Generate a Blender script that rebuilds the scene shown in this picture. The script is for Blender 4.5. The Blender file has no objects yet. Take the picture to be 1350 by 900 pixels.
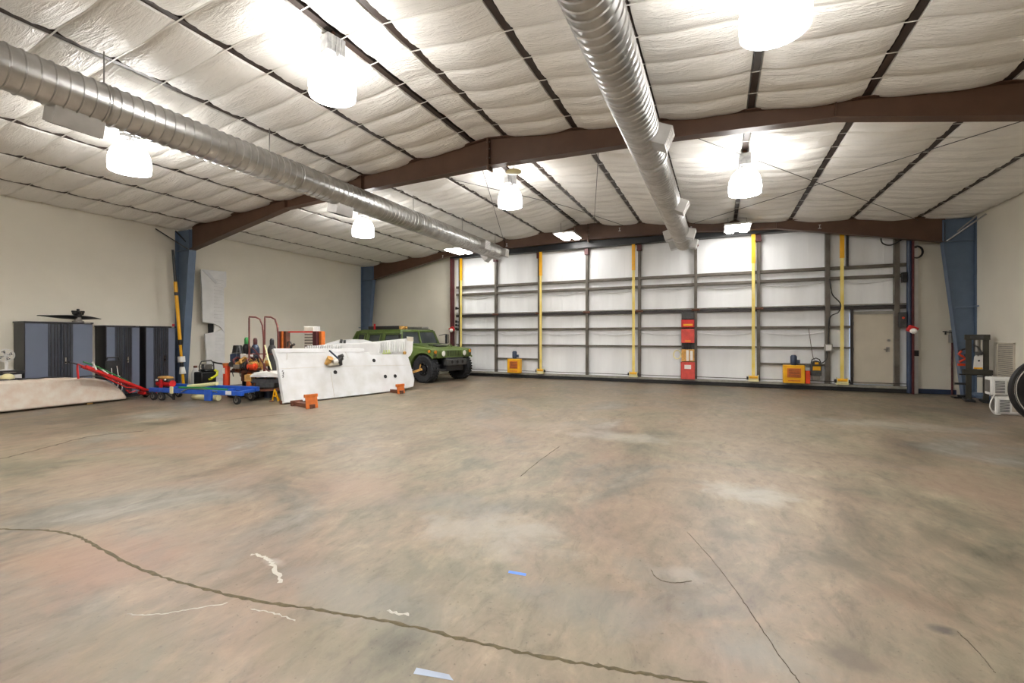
import bpy, bmesh, math, random
from mathutils import Vector, Matrix
random.seed(7)
C = bpy.context.scene.collection
PI = math.pi
# ------------------------------------------------------------------ camera
YAW = math.radians(24.45); FPX = 600.0; HY = 443.0; EYE = 1.6
cam_d = bpy.data.cameras.new('camera'); cam = bpy.data.objects.new('camera', cam_d); C.objects.link(cam)
cam.location = (0, 0, EYE); cam.rotation_euler = (PI/2, 0, YAW)
cam_d.sensor_width = 36; cam_d.lens = 36*FPX/1350; cam_d.shift_y = -(450-HY)/1350
cam_d.clip_start = .05; cam_d.clip_end = 200
bpy.context.scene.camera = cam
# ------------------------------------------------------------------ world + exposure
w = bpy.data.worlds.new('world'); bpy.context.scene.world = w; w.use_nodes = True
w.node_tree.nodes['Background'].inputs[0].default_value = (.55, .7, 1, 1)
w.node_tree.nodes['Background'].inputs[1].default_value = 1.0
vs = bpy.context.scene.view_settings
vs.view_transform = 'Standard'; vs.look = 'None'; vs.gamma = 1; vs.use_curve_mapping = False
vs.exposure = 1.44
BULB = 530.0     # light given off by the bulbs inside the high-bay shades
SHADE = 11.0      # light given off by the high-bay shades
TUBE = 16.0       # light given off by the fluorescent tubes
LCOL = (1.0, .972, .935)

# ------------------------------------------------------------------ measuring helpers (pixel of the 1350x900 photo -> point of the hall)
cy_, sy_ = math.cos(YAW), math.sin(YAW)
def ray(x, y):
    u = (x-675)/FPX
    return Vector((-sy_+cy_*u, cy_+sy_*u, (HY-y)/FPX))
EYEV = Vector((0, 0, EYE))
def fl(x, y, z=0.0):
    r = ray(x, y); return EYEV + r*((z-EYE)/r.z)
def atX(x, y, X):
    r = ray(x, y); return EYEV + r*(X/r.x)
def atY(x, y, Y):
    r = ray(x, y); return EYEV + r*(Y/r.y)
def atD(x, y, d): return EYEV + ray(x, y)*d
def atP(x, y, p, n):
    r = ray(x, y); return EYEV + r*((p-EYEV).dot(n)/r.dot(n))
PK = -4.22
def roofz(x): return 5.60-abs(x-PK)/12

# ------------------------------------------------------------------ materials
def lin(c):
    c = c/255
    return c/12.92 if c <= .04045 else ((c+.055)/1.055)**2.4
def rgb(r, g, b): return (lin(r), lin(g), lin(b), 1)
def nd(nt, t, **k):
    n = nt.nodes.new(t)
    for a, v in k.items(): setattr(n, a, v)
    return n
def mat(name, col, rough=.5, metal=0, var=.12, vscale=4, bump=0, bscale=30, col2=None, stretch=None, emit=None):
    m = bpy.data.materials.new(name); m.use_nodes = True; nt = m.node_tree; L = nt.links.new
    b = nt.nodes['Principled BSDF']
    b.inputs['Roughness'].default_value = rough; b.inputs['Metallic'].default_value = metal
    tc = nd(nt, 'ShaderNodeTexCoord'); mp = nd(nt, 'ShaderNodeMapping'); L(tc.outputs['Object'], mp.inputs[0])
    if stretch: mp.inputs['Scale'].default_value = stretch
    n = nd(nt, 'ShaderNodeTexNoise'); n.inputs['Scale'].default_value = vscale; n.inputs['Detail'].default_value = 6
    L(mp.outputs[0], n.inputs['Vector'])
    r = nd(nt, 'ShaderNodeValToRGB'); L(n.outputs['Fac'], r.inputs[0])
    c2 = col2 if col2 else tuple(min(1, c*(1+var)) for c in col[:3])+(1,)
    c1 = col if col2 else tuple(c*(1-var) for c in col[:3])+(1,)
    r.color_ramp.elements[0].position = .35; r.color_ramp.elements[1].position = .65
    r.color_ramp.elements[0].color = c1; r.color_ramp.elements[1].color = c2
    L(r.outputs[0], b.inputs['Base Color'])
    if bump:
        n2 = nd(nt, 'ShaderNodeTexNoise'); n2.inputs['Scale'].default_value = bscale; n2.inputs['Detail'].default_value = 5
        L(mp.outputs[0], n2.inputs['Vector'])
        bp = nd(nt, 'ShaderNodeBump'); bp.inputs['Strength'].default_value = bump; bp.inputs['Distance'].default_value = .02
        L(n2.outputs['Fac'], bp.inputs['Height']); L(bp.outputs[0], b.inputs['Normal'])
    if emit:
        b.inputs['Emission Color'].default_value = tuple(emit[0])+(1,); b.inputs['Emission Strength'].default_value = emit[1]
    return m
K = {}
K['wall'] = mat('painted_wall', rgb(224, 219, 205), .6, var=.025, vscale=1.2, bump=.08, bscale=6)
K['rafter'] = mat('brown_steel', rgb(88, 62, 46), .45, var=.1, vscale=3)
K['purlin'] = mat('dark_brown_steel', rgb(54, 41, 35), .5, var=.12)
K['blue_steel'] = mat('blue_steel', rgb(92, 110, 134), .4, var=.07)
K['darkblue'] = mat('dark_blue_paint', rgb(45, 58, 82), .4)
K['strap'] = mat('white_band', rgb(232, 230, 224), .4, var=.04)
K['galv'] = mat('galvanised_sheet', rgb(196, 196, 196), .30, 1.0, var=.14, vscale=5, bump=.05, bscale=25)
K['galv2'] = mat('galvanised_box', rgb(185, 183, 180), .4, .85, var=.08)
K['whitepaint'] = mat('white_paint', rgb(225, 224, 220), .45, var=.05)
K['shade'] = mat('acrylic_shade', rgb(240, 240, 240), .4, var=.01, emit=(LCOL, SHADE))
K['bulb'] = mat('lamp_bulb', rgb(240, 240, 240), .4, var=.01, emit=(LCOL, BULB))
K['tube'] = mat('fluorescent_tube', rgb(240, 240, 240), .4, var=.01, emit=((1, .97, .93), TUBE))
K['ballast'] = mat('cast_aluminium', rgb(165, 165, 165), .45, .8, var=.2, vscale=12)
K['white_door'] = mat('door_insulation', rgb(234, 236, 238), .42, var=.05, vscale=1.0, bump=.12, bscale=5, stretch=(2.5, 1, .35))
K['door_steel'] = mat('grey_brown_door_steel', rgb(98, 92, 84), .45, .2, var=.22, vscale=3)
K['door_dark'] = mat('dark_door_steel', rgb(52, 47, 47), .5, .1, var=.2)
K['maroon'] = mat('maroon_steel', rgb(84, 36, 38), .5, var=.2)
K['rubber'] = mat('black_rubber', rgb(26, 26, 28), .6, var=.3)
K['black'] = mat('black_paint', rgb(24, 25, 28), .4, var=.2)
K['sill'] = mat('sill_grey', rgb(140, 138, 130), .5, var=.15, vscale=8)
K['yellow_web'] = mat('yellow_webbing', rgb(226, 200, 92), .6, var=.12, vscale=3, col2=rgb(232, 214, 140))
K['yellow'] = mat('yellow_paint', rgb(232, 172, 24), .4, var=.08)
K['cream'] = mat('cream_paint', rgb(222, 214, 165), .5, var=.1)
K['orange'] = mat('orange_paint', rgb(198, 104, 36), .45, var=.15, vscale=9)
K['redor'] = mat('red_orange_paint', rgb(218, 70, 34), .4, var=.1)
K['rust'] = mat('rust_brown', rgb(98, 58, 40), .6, var=.3, vscale=12)
K['red'] = mat('red_paint', rgb(196, 34, 34), .35, var=.12)
K['boxred'] = mat('faded_red_box', rgb(200, 72, 62), .5, var=.12, vscale=8)
K['beige'] = mat('beige_door_paint', rgb(196, 188, 172), .5, var=.05, vscale=2)
K['steel'] = mat('bare_steel', rgb(150, 148, 144), .35, .9, var=.12)
K['cab_black'] = mat('cabinet_black', rgb(34, 34, 38), .4, var=.12)
K['cab_grey'] = mat('cabinet_blue_grey', rgb(98, 106, 124), .38, .1, var=.06, vscale=2, stretch=(1, 1, .3))
K['cab_dark'] = mat('cabinet_charcoal', rgb(50, 54, 64), .35, .1, var=.1)
K['fib'] = mat('stained_fibreglass', rgb(205, 198, 186), .55, var=.05, vscale=5, col2=rgb(196, 178, 162), bump=.15)
K['wing'] = mat('white_wing_skin', rgb(204, 206, 208), .42, var=.03, vscale=3, col2=rgb(190, 191, 190))
K['wing2'] = mat('ribbed_wing_skin', rgb(214, 214, 213), .4, .05, var=.05)
K['hole_shadow'] = mat('opening_shadow', rgb(14, 14, 15), .8, var=.1)  # near-black colour stands in for the shadow inside openings
K['blue'] = mat('blue_paint', rgb(28, 78, 172), .4, var=.2, vscale=7)
K['green'] = mat('green_paint', rgb(40, 140, 62), .4, var=.1)
K['truckg'] = mat('olive_green_paint', rgb(98, 118, 58), .42, var=.1, vscale=2, col2=rgb(74, 92, 42))
K['glass'] = mat('dark_glass', rgb(60, 66, 68), .08, .0, var=.3, vscale=2)
K['tan'] = mat('tan_metal', rgb(196, 152, 84), .5, .3, var=.25, vscale=10)
K['dgrey'] = mat('dark_grey_metal', rgb(72, 72, 72), .5, .4, var=.25, vscale=10)
K['lamp_w'] = mat('headlamp_glass', rgb(240, 240, 235), .15, var=.03)
K['amber'] = mat('amber_lens', rgb(210, 130, 40), .3)
K['brown'] = mat('brown_pipe', rgb(112, 54, 46), .5, var=.15)
K['olive_press'] = mat('press_dark_olive', rgb(58, 56, 48), .5, .3, var=.2)
K['ventbeige'] = mat('vent_beige', rgb(196, 188, 172), .5, var=.08)
K['lime'] = mat('lime_plastic', rgb(222, 224, 50), .4)
K['patch'] = mat('pale_green_sticker', rgb(186, 200, 128), .5)
K['chrome'] = mat('chrome', rgb(215, 215, 218), .12, 1, var=.03)
K['tape'] = mat('blue_grey_tape', rgb(140, 152, 170), .5)
K['tape2'] = mat('blue_tape', rgb(70, 120, 215), .5)
K['crack'] = mat('crack_sealant', rgb(72, 64, 38), .8, var=.25, vscale=25, bump=.5)
K['crack2'] = mat('hairline_crack', rgb(76, 68, 54), .8, var=.2, vscale=25)
K['scuff'] = mat('white_scuff', rgb(170, 166, 156), .7, var=.05, vscale=30)

def floor_mat():
    m = bpy.data.materials.new('stained_concrete'); m.use_nodes = True; nt = m.node_tree; L = nt.links.new
    b = nt.nodes['Principled BSDF']; b.inputs['Roughness'].default_value = .48
    tc = nd(nt, 'ShaderNodeTexCoord')
    def noise(scale, detail=8, dist=0, rough=.6, st=None):
        n = nd(nt, 'ShaderNodeTexNoise'); n.inputs['Scale'].default_value = scale; n.inputs['Detail'].default_value = detail
        n.inputs['Distortion'].default_value = dist; n.inputs['Roughness'].default_value = rough
        if st:
            mp = nd(nt, 'ShaderNodeMapping'); mp.inputs['Scale'].default_value = st[0]; mp.inputs['Rotation'].default_value = (0, 0, st[1])
            L(tc.outputs['Object'], mp.inputs[0]); L(mp.outputs[0], n.inputs['Vector'])
        else: L(tc.outputs['Object'], n.inputs['Vector'])
        return n
    def ramp(src, stops):
        r = nd(nt, 'ShaderNodeValToRGB'); L(src, r.inputs[0]); e = r.color_ramp.elements
        e[0].position, e[0].color = stops[0]; e[1].position, e[1].color = stops[-1]
        for p, c in stops[1:-1]:
            q = e.new(p); q.color = c
        return r
    def mix(kind, f, a, c):
        x = nd(nt, 'ShaderNodeMix', data_type='RGBA', blend_type=kind)
        if isinstance(f, float): x.inputs[0].default_value = f
        else: L(f, x.inputs[0])
        L(a, x.inputs[6])
        if isinstance(c, tuple): x.inputs[7].default_value = c
        else: L(c, x.inputs[7])
        return x.outputs[2]
    big = noise(.38, 7, .9, .62)
    base = ramp(big.outputs['Fac'], [(.32, rgb(88, 86, 72)), (.43, rgb(113, 105, 88)), (.54, rgb(121, 107, 91)), (.62, rgb(108, 103, 93)), (.7, rgb(126, 124, 118))]).outputs[0]
    mid = noise(1.1, 9, 1.2, .65, ((1, .55, 1), .5))
    mr = ramp(mid.outputs['Fac'], [(.32, (.50, .50, .48, 1)), (.43, (.80, .79, .77, 1)), (.5, (1.0, .99, .98, 1)), (.58, (1.06, 1.05, 1.04, 1)), (.70, (1.45, 1.46, 1.46, 1))]).outputs[0]
    c = mix('MULTIPLY', 1.0, base, mr)
    fine = noise(9, 8, .4, .7, ((1, .5, 1), .4))
    fr = ramp(fine.outputs['Fac'], [(.32, (.58, .57, .55, 1)), (.45, (.92, .92, .91, 1)), (.55, (1.02, 1.02, 1.02, 1)), (.70, (1.28, 1.28, 1.27, 1))]).outputs[0]
    c = mix('MULTIPLY', .8, c, fr)
    blot = noise(3.6, 8, 1.5, .7, ((1, .45, 1), .45))
    br = ramp(blot.outputs['Fac'], [(.34, (.62, .61, .58, 1)), (.44, (.93, .92, .91, 1)), (.56, (1.0, 1.0, 1.0, 1)), (.70, (1.22, 1.22, 1.22, 1))]).outputs[0]
    c = mix('MULTIPLY', .8, c, br)
    red = noise(.5, 6, .8)
    rf = ramp(red.outputs['Fac'], [(.5, (0, 0, 0, 1)), (.68, (1, 1, 1, 1))]).outputs[0]
    sc = nd(nt, 'ShaderNodeMath', operation='MULTIPLY'); L(rf, sc.inputs[0]); sc.inputs[1].default_value = .38
    c = mix('MIX', sc.outputs[0], c, rgb(128, 102, 87))
    pit = nd(nt, 'ShaderNodeTexNoise'); pit.inputs['Scale'].default_value = 38; L(tc.outputs['Object'], pit.inputs['Vector'])
    pr = ramp(pit.outputs['Fac'], [(.27, (.45, .43, .4, 1)), (.33, (1, 1, 1, 1))]).outputs[0]
    c = mix('MULTIPLY', .7, c, pr)
    # individual worn marks that stay in place on the slab: (x, y, rx, ry, strength, colour)
    warp = noise(2.6, 9, .4, .68)
    def spot(px, py, rx, ry, k, col, ang=0.0):
        nonlocal c
        p = fl(px, py)
        mp = nd(nt, 'ShaderNodeMapping', vector_type='TEXTURE'); mp.inputs['Location'].default_value = (p.x, p.y, 0)
        mp.inputs['Scale'].default_value = (rx, ry, 1); mp.inputs['Rotation'].default_value = (0, 0, ang)
        L(tc.outputs['Object'], mp.inputs[0])
        ln = nd(nt, 'ShaderNodeVectorMath', operation='LENGTH'); L(mp.outputs[0], ln.inputs[0])
        ad = nd(nt, 'ShaderNodeMath', operation='MULTIPLY_ADD'); L(warp.outputs['Fac'], ad.inputs[0]); ad.inputs[1].default_value = 2.8
        L(ln.outputs['Value'], ad.inputs[2])
        r = ramp(ad.outputs[0], [(.0, (1, 1, 1, 1)), (.999, (0, 0, 0, 1))])
        mr2 = nd(nt, 'ShaderNodeMapRange'); L(ad.outputs[0], mr2.inputs[0])
        mr2.inputs[1].default_value = 1.7; mr2.inputs[2].default_value = 2.5; mr2.inputs[3].default_value = k; mr2.inputs[4].default_value = 0
        nt.nodes.remove(r)
        c = mix('MIX', mr2.outputs[0], c, col)
    dk = rgb(80, 71, 58); lt = rgb(158, 155, 147); gy = rgb(112, 112, 107)
    for a in [(1118, 868, .16, .10, .75, dk), (1243, 830, .07, .05, .9, rgb(60, 54, 50)), (1105, 740, .22, .10, .6, dk), (1300, 775, .2, .12, .55, dk),
              (1030, 700, .12, .08, .5, dk), (1200, 790, .25, .12, .45, rgb(100, 78, 62)), (960, 705, .25, .1, .45, dk), (820, 575, .9, .4, .4, lt),
              (985, 650, .5, .35, .5, lt), (1000, 860, .3, .2, .5, gy), (640, 700, .7, .4, .35, lt), (590, 665, .6, .35, .45, gy), (250, 590, 1.2, .7, .35, rgb(134, 102, 84)),
              (120, 740, .8, .5, .4, rgb(130, 94, 72)), (480, 640, .9, .6, .3, rgb(138, 108, 90)), (1180, 560, 1.6, .5, .35, lt), (400, 600, .6, .12, .4, dk), (420, 850, .5, .25, .35, rgb(96, 90, 64)),
              (780, 800, .5, .3, .4, gy), (700, 560, 1.4, .6, .3, rgb(150, 134, 120)), (160, 860, .6, .35, .35, rgb(104, 94, 68)), (470, 780, .7, .3, .35, gy), (360, 740, .12, .05, .5, lt), (890, 755, .18, .1, .3, lt)]:
        spot(*a)
    L(c, b.inputs['Base Color'])
    rr = nd(nt, 'ShaderNodeMapRange'); L(mid.outputs['Fac'], rr.inputs[0]); rr.inputs[3].default_value = .36; rr.inputs[4].default_value = .62
    L(rr.outputs[0], b.inputs['Roughness'])
    bp = nd(nt, 'ShaderNodeBump'); bp.inputs['Strength'].default_value = .25; bp.inputs['Distance'].default_value = .01
    L(fine.outputs['Fac'], bp.inputs['Height']); L(bp.outputs[0], b.inputs['Normal'])
    return m
K['floor'] = floor_mat()

def insul_mat():
    m = bpy.data.materials.new('vinyl_faced_insulation'); m.use_nodes = True; nt = m.node_tree; L = nt.links.new
    b = nt.nodes['Principled BSDF']; b.inputs['Roughness'].default_value = .36
    b.inputs['Base Color'].default_value = rgb(238, 236, 231)
    tc = nd(nt, 'ShaderNodeTexCoord')
    hs = []
    for sc, st, rot, k in [(5, (.35, 2.2, 1), .25, 1.0), (13, (.5, 2.0, 1), -.5, .55), (3.2, (2.0, .5, 1), .2, .5)]:
        mp = nd(nt, 'ShaderNodeMapping'); mp.inputs['Scale'].default_value = st; mp.inputs['Rotation'].default_value = (0, 0, rot)
        L(tc.outputs['Object'], mp.inputs[0])
        n = nd(nt, 'ShaderNodeTexNoise'); n.inputs['Scale'].default_value = sc; n.inputs['Detail'].default_value = 4; n.inputs['Distortion'].default_value = .8
        L(mp.outputs[0], n.inputs['Vector'])
        a = nd(nt, 'ShaderNodeMath', operation='SUBTRACT'); L(n.outputs['Fac'], a.inputs[0]); a.inputs[1].default_value = .5
        a2 = nd(nt, 'ShaderNodeMath', operation='ABSOLUTE'); L(a.outputs[0], a2.inputs[0])
        a3 = nd(nt, 'ShaderNodeMath', operation='MULTIPLY'); L(a2.outputs[0], a3.inputs[0]); a3.inputs[1].default_value = k
        hs.append(a3)
    s = hs[0]
    for h in hs[1:]:
        q = nd(nt, 'ShaderNodeMath', operation='ADD'); L(s.outputs[0], q.inputs[0]); L(h.outputs[0], q.inputs[1]); s = q
    bp = nd(nt, 'ShaderNodeBump'); bp.inputs['Strength'].default_value = .7; bp.inputs['Distance'].default_value = .045
    L(s.outputs[0], bp.inputs['Height']); L(bp.outputs[0], b.inputs['Normal'])
    return m
K['insul'] = insul_mat()

# ------------------------------------------------------------------ mesh builder
class M:
    def __init__(s): s.v = []; s.f = []
    def add(s, vs_, fs): o = len(s.v); s.v += [Vector(p) for p in vs_]; s.f += [[i+o for i in f] for f in fs]; return s
    def box(s, x0, y0, z0, x1, y1, z1, R=None, o=(0, 0, 0)):
        p = [Vector((x, y, z)) for x in (x0, x1) for y in (y0, y1) for z in (z0, z1)]
        if R is not None: p = [R @ q for q in p]
        p = [q+Vector(o) for q in p]
        return s.add(p, [(0, 1, 3, 2), (4, 6, 7, 5), (0, 4, 5, 1), (2, 3, 7, 6), (0, 2, 6, 4), (1, 5, 7, 3)])
    def cbox(s, c, sz, R=None):
        x, y, z = [a/2 for a in sz]; return s.box(-x, -y, -z, x, y, z, R, c)
    def bar(s, a, b, w, h):
        a, b = Vector(a), Vector(b); d = (b-a); l = d.length; d.normalize()
        up = Vector((0, 0, 1)) if abs(d.z) < .95 else Vector((0, 1, 0))
        x = d.cross(up).normalized(); z = x.cross(d)
        R = Matrix((x, d, z)).transposed()
        return s.box(-w/2, 0, -h/2, w/2, l, h/2, R, a)
    def cyl(s, a, b, r, r2=None, n=16, cap=True):
        return s.rings([(a, r), (b, r if r2 is None else r2)], n, cap)
    def rings(s, pr, n=16, cap=True):
        P = [Vector(p) for p, _ in pr]; vs_ = []; N = len(P)
        ref = None
        for i, (p, r) in enumerate(pr):
            d = (P[min(i+1, N-1)]-P[max(i-1, 0)])
            if d.length < 1e-9: d = P[-1]-P[0]
            d.normalize()
            if ref is None:
                ref = Vector((0, 0, 1)) if abs(d.z) < .9 else Vector((1, 0, 0))
            x = (ref-d*ref.dot(d)).normalized(); y = d.cross(x); ref = x
            for k in range(n):
                t = 2*PI*k/n; vs_.append(P[i]+x*math.cos(t)*r+y*math.sin(t)*r)
        fs = [(i*n+k, i*n+(k+1) % n, (i+1)*n+(k+1) % n, (i+1)*n+k) for i in range(N-1) for k in range(n)]
        if cap: fs += [tuple(range(n-1, -1, -1)), tuple((N-1)*n+k for k in range(n))]
        return s.add(vs_, fs)
    def tube(s, pts, r, n=8): return s.rings([(p, r) for p in pts], n)
    def lathe(s, prof, c=(0, 0, 0), ax='Z', n=32, cap=False):
        c = Vector(c)
        A = {'Z': Vector((0, 0, 1)), 'Y': Vector((0, 1, 0)), 'X': Vector((1, 0, 0))}[ax] if isinstance(ax, str) else Vector(ax).normalized()
        x = A.orthogonal().normalized(); y = A.cross(x); vs_ = []
        for r, z in prof:
            for k in range(n):
                t = 2*PI*k/n; vs_.append(c+A*z+(x*math.cos(t)+y*math.sin(t))*max(r, 1e-5))
        N = len(prof)
        fs = [(i*n+k, i*n+(k+1) % n, (i+1)*n+(k+1) % n, (i+1)*n+k) for i in range(N-1) for k in range(n)]
        if cap: fs += [tuple(range(n-1, -1, -1)), tuple((N-1)*n+k for k in range(n))]
        return s.add(vs_, fs)
    def ball(s, c, r, sc=(1, 1, 1), n=16):
        k = 9
        pr = [(r*math.sin(PI*i/k), -r*math.cos(PI*i/k)) for i in range(k+1)]
        t = M().lathe(pr, (0, 0, 0), 'Z', n)
        return s.add([Vector((p.x*sc[0], p.y*sc[1], p.z*sc[2]))+Vector(c) for p in t.v], t.f)
    def prism(s, poly, th):
        th = Vector(th); P = [Vector(p) for p in poly]; n = len(P)
        return s.add(P+[p+th for p in P], [tuple(range(n-1, -1, -1)), tuple(range(n, 2*n))]+[(i, (i+1) % n, (i+1) % n+n, i+n) for i in range(n)])
    def build(s, name, m, parent=None, bevel=0, smooth=True, seg=2):
        me = bpy.data.meshes.new(name); me.from_pydata([tuple(p) for p in s.v], [], s.f)
        bm = bmesh.new(); bm.from_mesh(me); bmesh.ops.recalc_face_normals(bm, faces=bm.faces); bm.to_mesh(me); bm.free()
        me.materials.append(K[m] if isinstance(m, str) else m)
        if smooth:
            for p in me.polygons: p.use_smooth = True
            me.set_sharp_from_angle(angle=math.radians(38))
        o = bpy.data.objects.new(name, me); C.objects.link(o)
        if parent is not None: o.parent = parent
        if bevel:
            b = o.modifiers.new('bevel', 'BEVEL'); b.width = bevel; b.segments = seg; b.limit_method = 'ANGLE'; b.angle_limit = math.radians(40)
        return o
def tag(o, label=None, cat=None, group=None):
    if label: o['label'] = label
    if cat: o['category'] = cat
    if group: o['group'] = group
    return o
def thing(name, loc, label, cat, rz=0, group=None):
    o = bpy.data.objects.new(name, None); C.objects.link(o); o.empty_display_size = .1
    o.location = loc; o.rotation_euler = (0, 0, rz); return tag(o, label, cat, group)
def struct(o): o['kind'] = 'structure'; return o
def copy_tree(o, parent=None):
    c = o.copy(); C.objects.link(c); c.parent = parent
    for ch in list(o.children): copy_tree(ch, c)
    return c
def Rz(a): return Matrix.Rotation(a, 3, 'Z')

# ================================================================== THE SHELL
XL, XR, YB, YF = -14.6, 6.1, 16.35, -7.0
DX0, DX1, DZ = -9.95, 4.9, 4.79
struct(M().box(XL-.3, YF-.3, -.2, XR+.3, YB+.3, 0).build('floor', 'floor'))
struct(M().box(XL-.2, YF-.2, 0, XL, YB+.2, 5.0).build('wall_left', 'wall'))
struct(M().box(XR, YF-.2, 0, XR+.2, YB+.2, 5.0).build('wall_right', 'wall'))
def gable(x0, x1, z0, y0, y1, m):
    xs = [x0]+([PK] if x0 < PK < x1 else [])+[x1]
    m.prism([(x0, y0, z0), (x1, y0, z0)]+[(x, y0, roofz(x)+.25) for x in reversed(xs)], (0, y1-y0, 0))
m = M(); gable(XL, DX0, 0, YB, YB+.2, m); gable(DX0, DX1+.1, DZ+.1, YB, YB+.2, m); gable(DX1+.1, XR, 0, YB, YB+.2, m)
struct(m.build('wall_back', 'wall'))
m = M(); gable(XL, XR, 0, YF-.2, YF, m); struct(m.build('wall_front', 'wall'))
# blue baseboards, white corner trim
struct(M().box(5.06, YB-.03, 0, 5.9, YB, .13).build('baseboard_back', 'darkblue', bevel=.004))
struct(M().box(XR-.03, YF, 0, XR, YB, .13).build('baseboard_right', 'blue_steel', bevel=.004))
struct(M().box(4.90, 16.2, 0, 5.05, YB, 4.66).build('trim_1', 'whitepaint', bevel=.005))
struct(M().box(-10.2, 16.25, 0, -10.08, YB, 4.6).build('trim_2', 'whitepaint', bevel=.005))

# ---- ceiling insulation: pillows between purlins, dimpled at the cross bands
PUR = [-4.60, -3.84, -2.42, -.98, .46, 1.95, 3.45, 4.95, -6.0, -7.48, -8.95, -10.42, -11.95, -13.45]
PUR.sort()
edges = [XL]+PUR+[XR]
BAND = .61; Y0B = -7.0
def fold(v): return abs(math.sin(v))
def ceil_z(x, y, xa, xb):
    f = (x-xa)/(xb-xa); wdt = min(1, (xb-xa)/1.45)
    g = 4*f*(1-f)
    t = ((y-Y0B)/BAND) % 1.0
    bul = math.sin(PI*t)**.5
    z = roofz(x)+.045 - (.055+.045*g*0)*g**.6*wdt - .075*bul*(.3+.7*g**.5)*wdt
    z -= .008*math.sin(x*7.3+y*2.1)*g+.006*math.sin(y*17+x*3)*g*bul
    z += .010*math.sin(y*41+x*5)*(1-g)**3
    if y > 8.2: z += .011*math.sin(y*24.6+1.1*math.sin(x*2.3)+.8*math.sin(x*5.1))*(.4+.6*g)
    else: z += .004*math.sin(y*24.6+1.3*math.sin(x*2.3+y))*(.4+.6*g)
    return z
m = M()
ny = int((YB-YF)/(BAND/12))+1
for i in range(len(edges)-1):
    xa, xb = edges[i], edges[i+1]
    ia = xa+(.045 if i else 0); ib = xb-(.045 if i < len(edges)-2 else 0)
    nx = max(6, int((ib-ia)/.1))
    vs_ = []
    xs = [ia+(ib-ia)*(.5-.5*math.cos(PI*k/nx)) for k in range(nx+1)]
    for j in range(ny+1):
        y = YF+j*BAND/12+(1e-4 if j % 12 == 0 else 0)
        for x in xs:
            if x == xs[0] or x == xs[-1]: vs_.append((x, y, roofz(x)+.06))
            else: vs_.append((x, y, ceil_z(x, y, xa, xb)))
    q = nx+1
    m.add(vs_, [(j*q+k, j*q+k+1, (j+1)*q+k+1, (j+1)*q+k) for j in range(ny) for k in range(nx)])
ceiling = struct(m.build('ceiling', 'insul'))
for p in ceiling.data.polygons: p.use_smooth = True
struct(M().prism([(XL-.2, YF-.2, roofz(XL)+.2), (PK, YF-.2, 5.8), (XR+.2, YF-.2, roofz(XR)+.2), (XR+.2, YF-.2, roofz(XR)+.3), (PK, YF-.2, 5.95), (XL-.2, YF-.2, roofz(XL)+.3)], (0, YB-YF+.4, 0)).build('roof_deck', 'whitepaint'))
nb = int((YB-Y0B)/BAND)+1
for j in range(nb):
    y = Y0B+j*BAND
    if y > YB-.05 or y < 1.5: continue
    sm = M()
    for i in range(len(edges)-1):
        xa, xb = edges[i], edges[i+1]; n = 10; pts = []
        for k in range(n+1):
            x = xa+(xb-xa)*k/n
            z = roofz(x)-.006 if k in (0, n) else min(ceil_z(x, y, xa, xb)-.012, roofz(x)-.004)
            pts.append((x, z))
        for (x0, z0), (x1, z1) in zip(pts, pts[1:]):
            sm.prism([(x0, y-.009, z0), (x1, y-.009, z1), (x1, y-.009, z1+.004), (x0, y-.009, z0+.004)], (0, .018, 0))
    sm.build('insulation_band', 'strap', ceiling, smooth=False)
# ---- purlins
orde = ['first', 'second', 'third', 'fourth', 'fifth', 'sixth', 'seventh', 'eighth']
left = sorted([p for p in PUR if p < PK], reverse=True); right = sorted(p for p in PUR if p > PK)
for side, lst in (('left', left), ('right', right)):
    for i, x in enumerate(lst):
        o = M().box(x-.045, YF, roofz(x), x+.045, YB, roofz(x)+.012).box(x-.006, YF, roofz(x)+.012, x+.006, YB, roofz(x)+.2).build('roof_purlin', 'purlin')
        tag(o, 'brown roof purlin between white insulation, %s to the %s of the ridge' % (orde[i], side), 'purlin', 'roof purlins')

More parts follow.
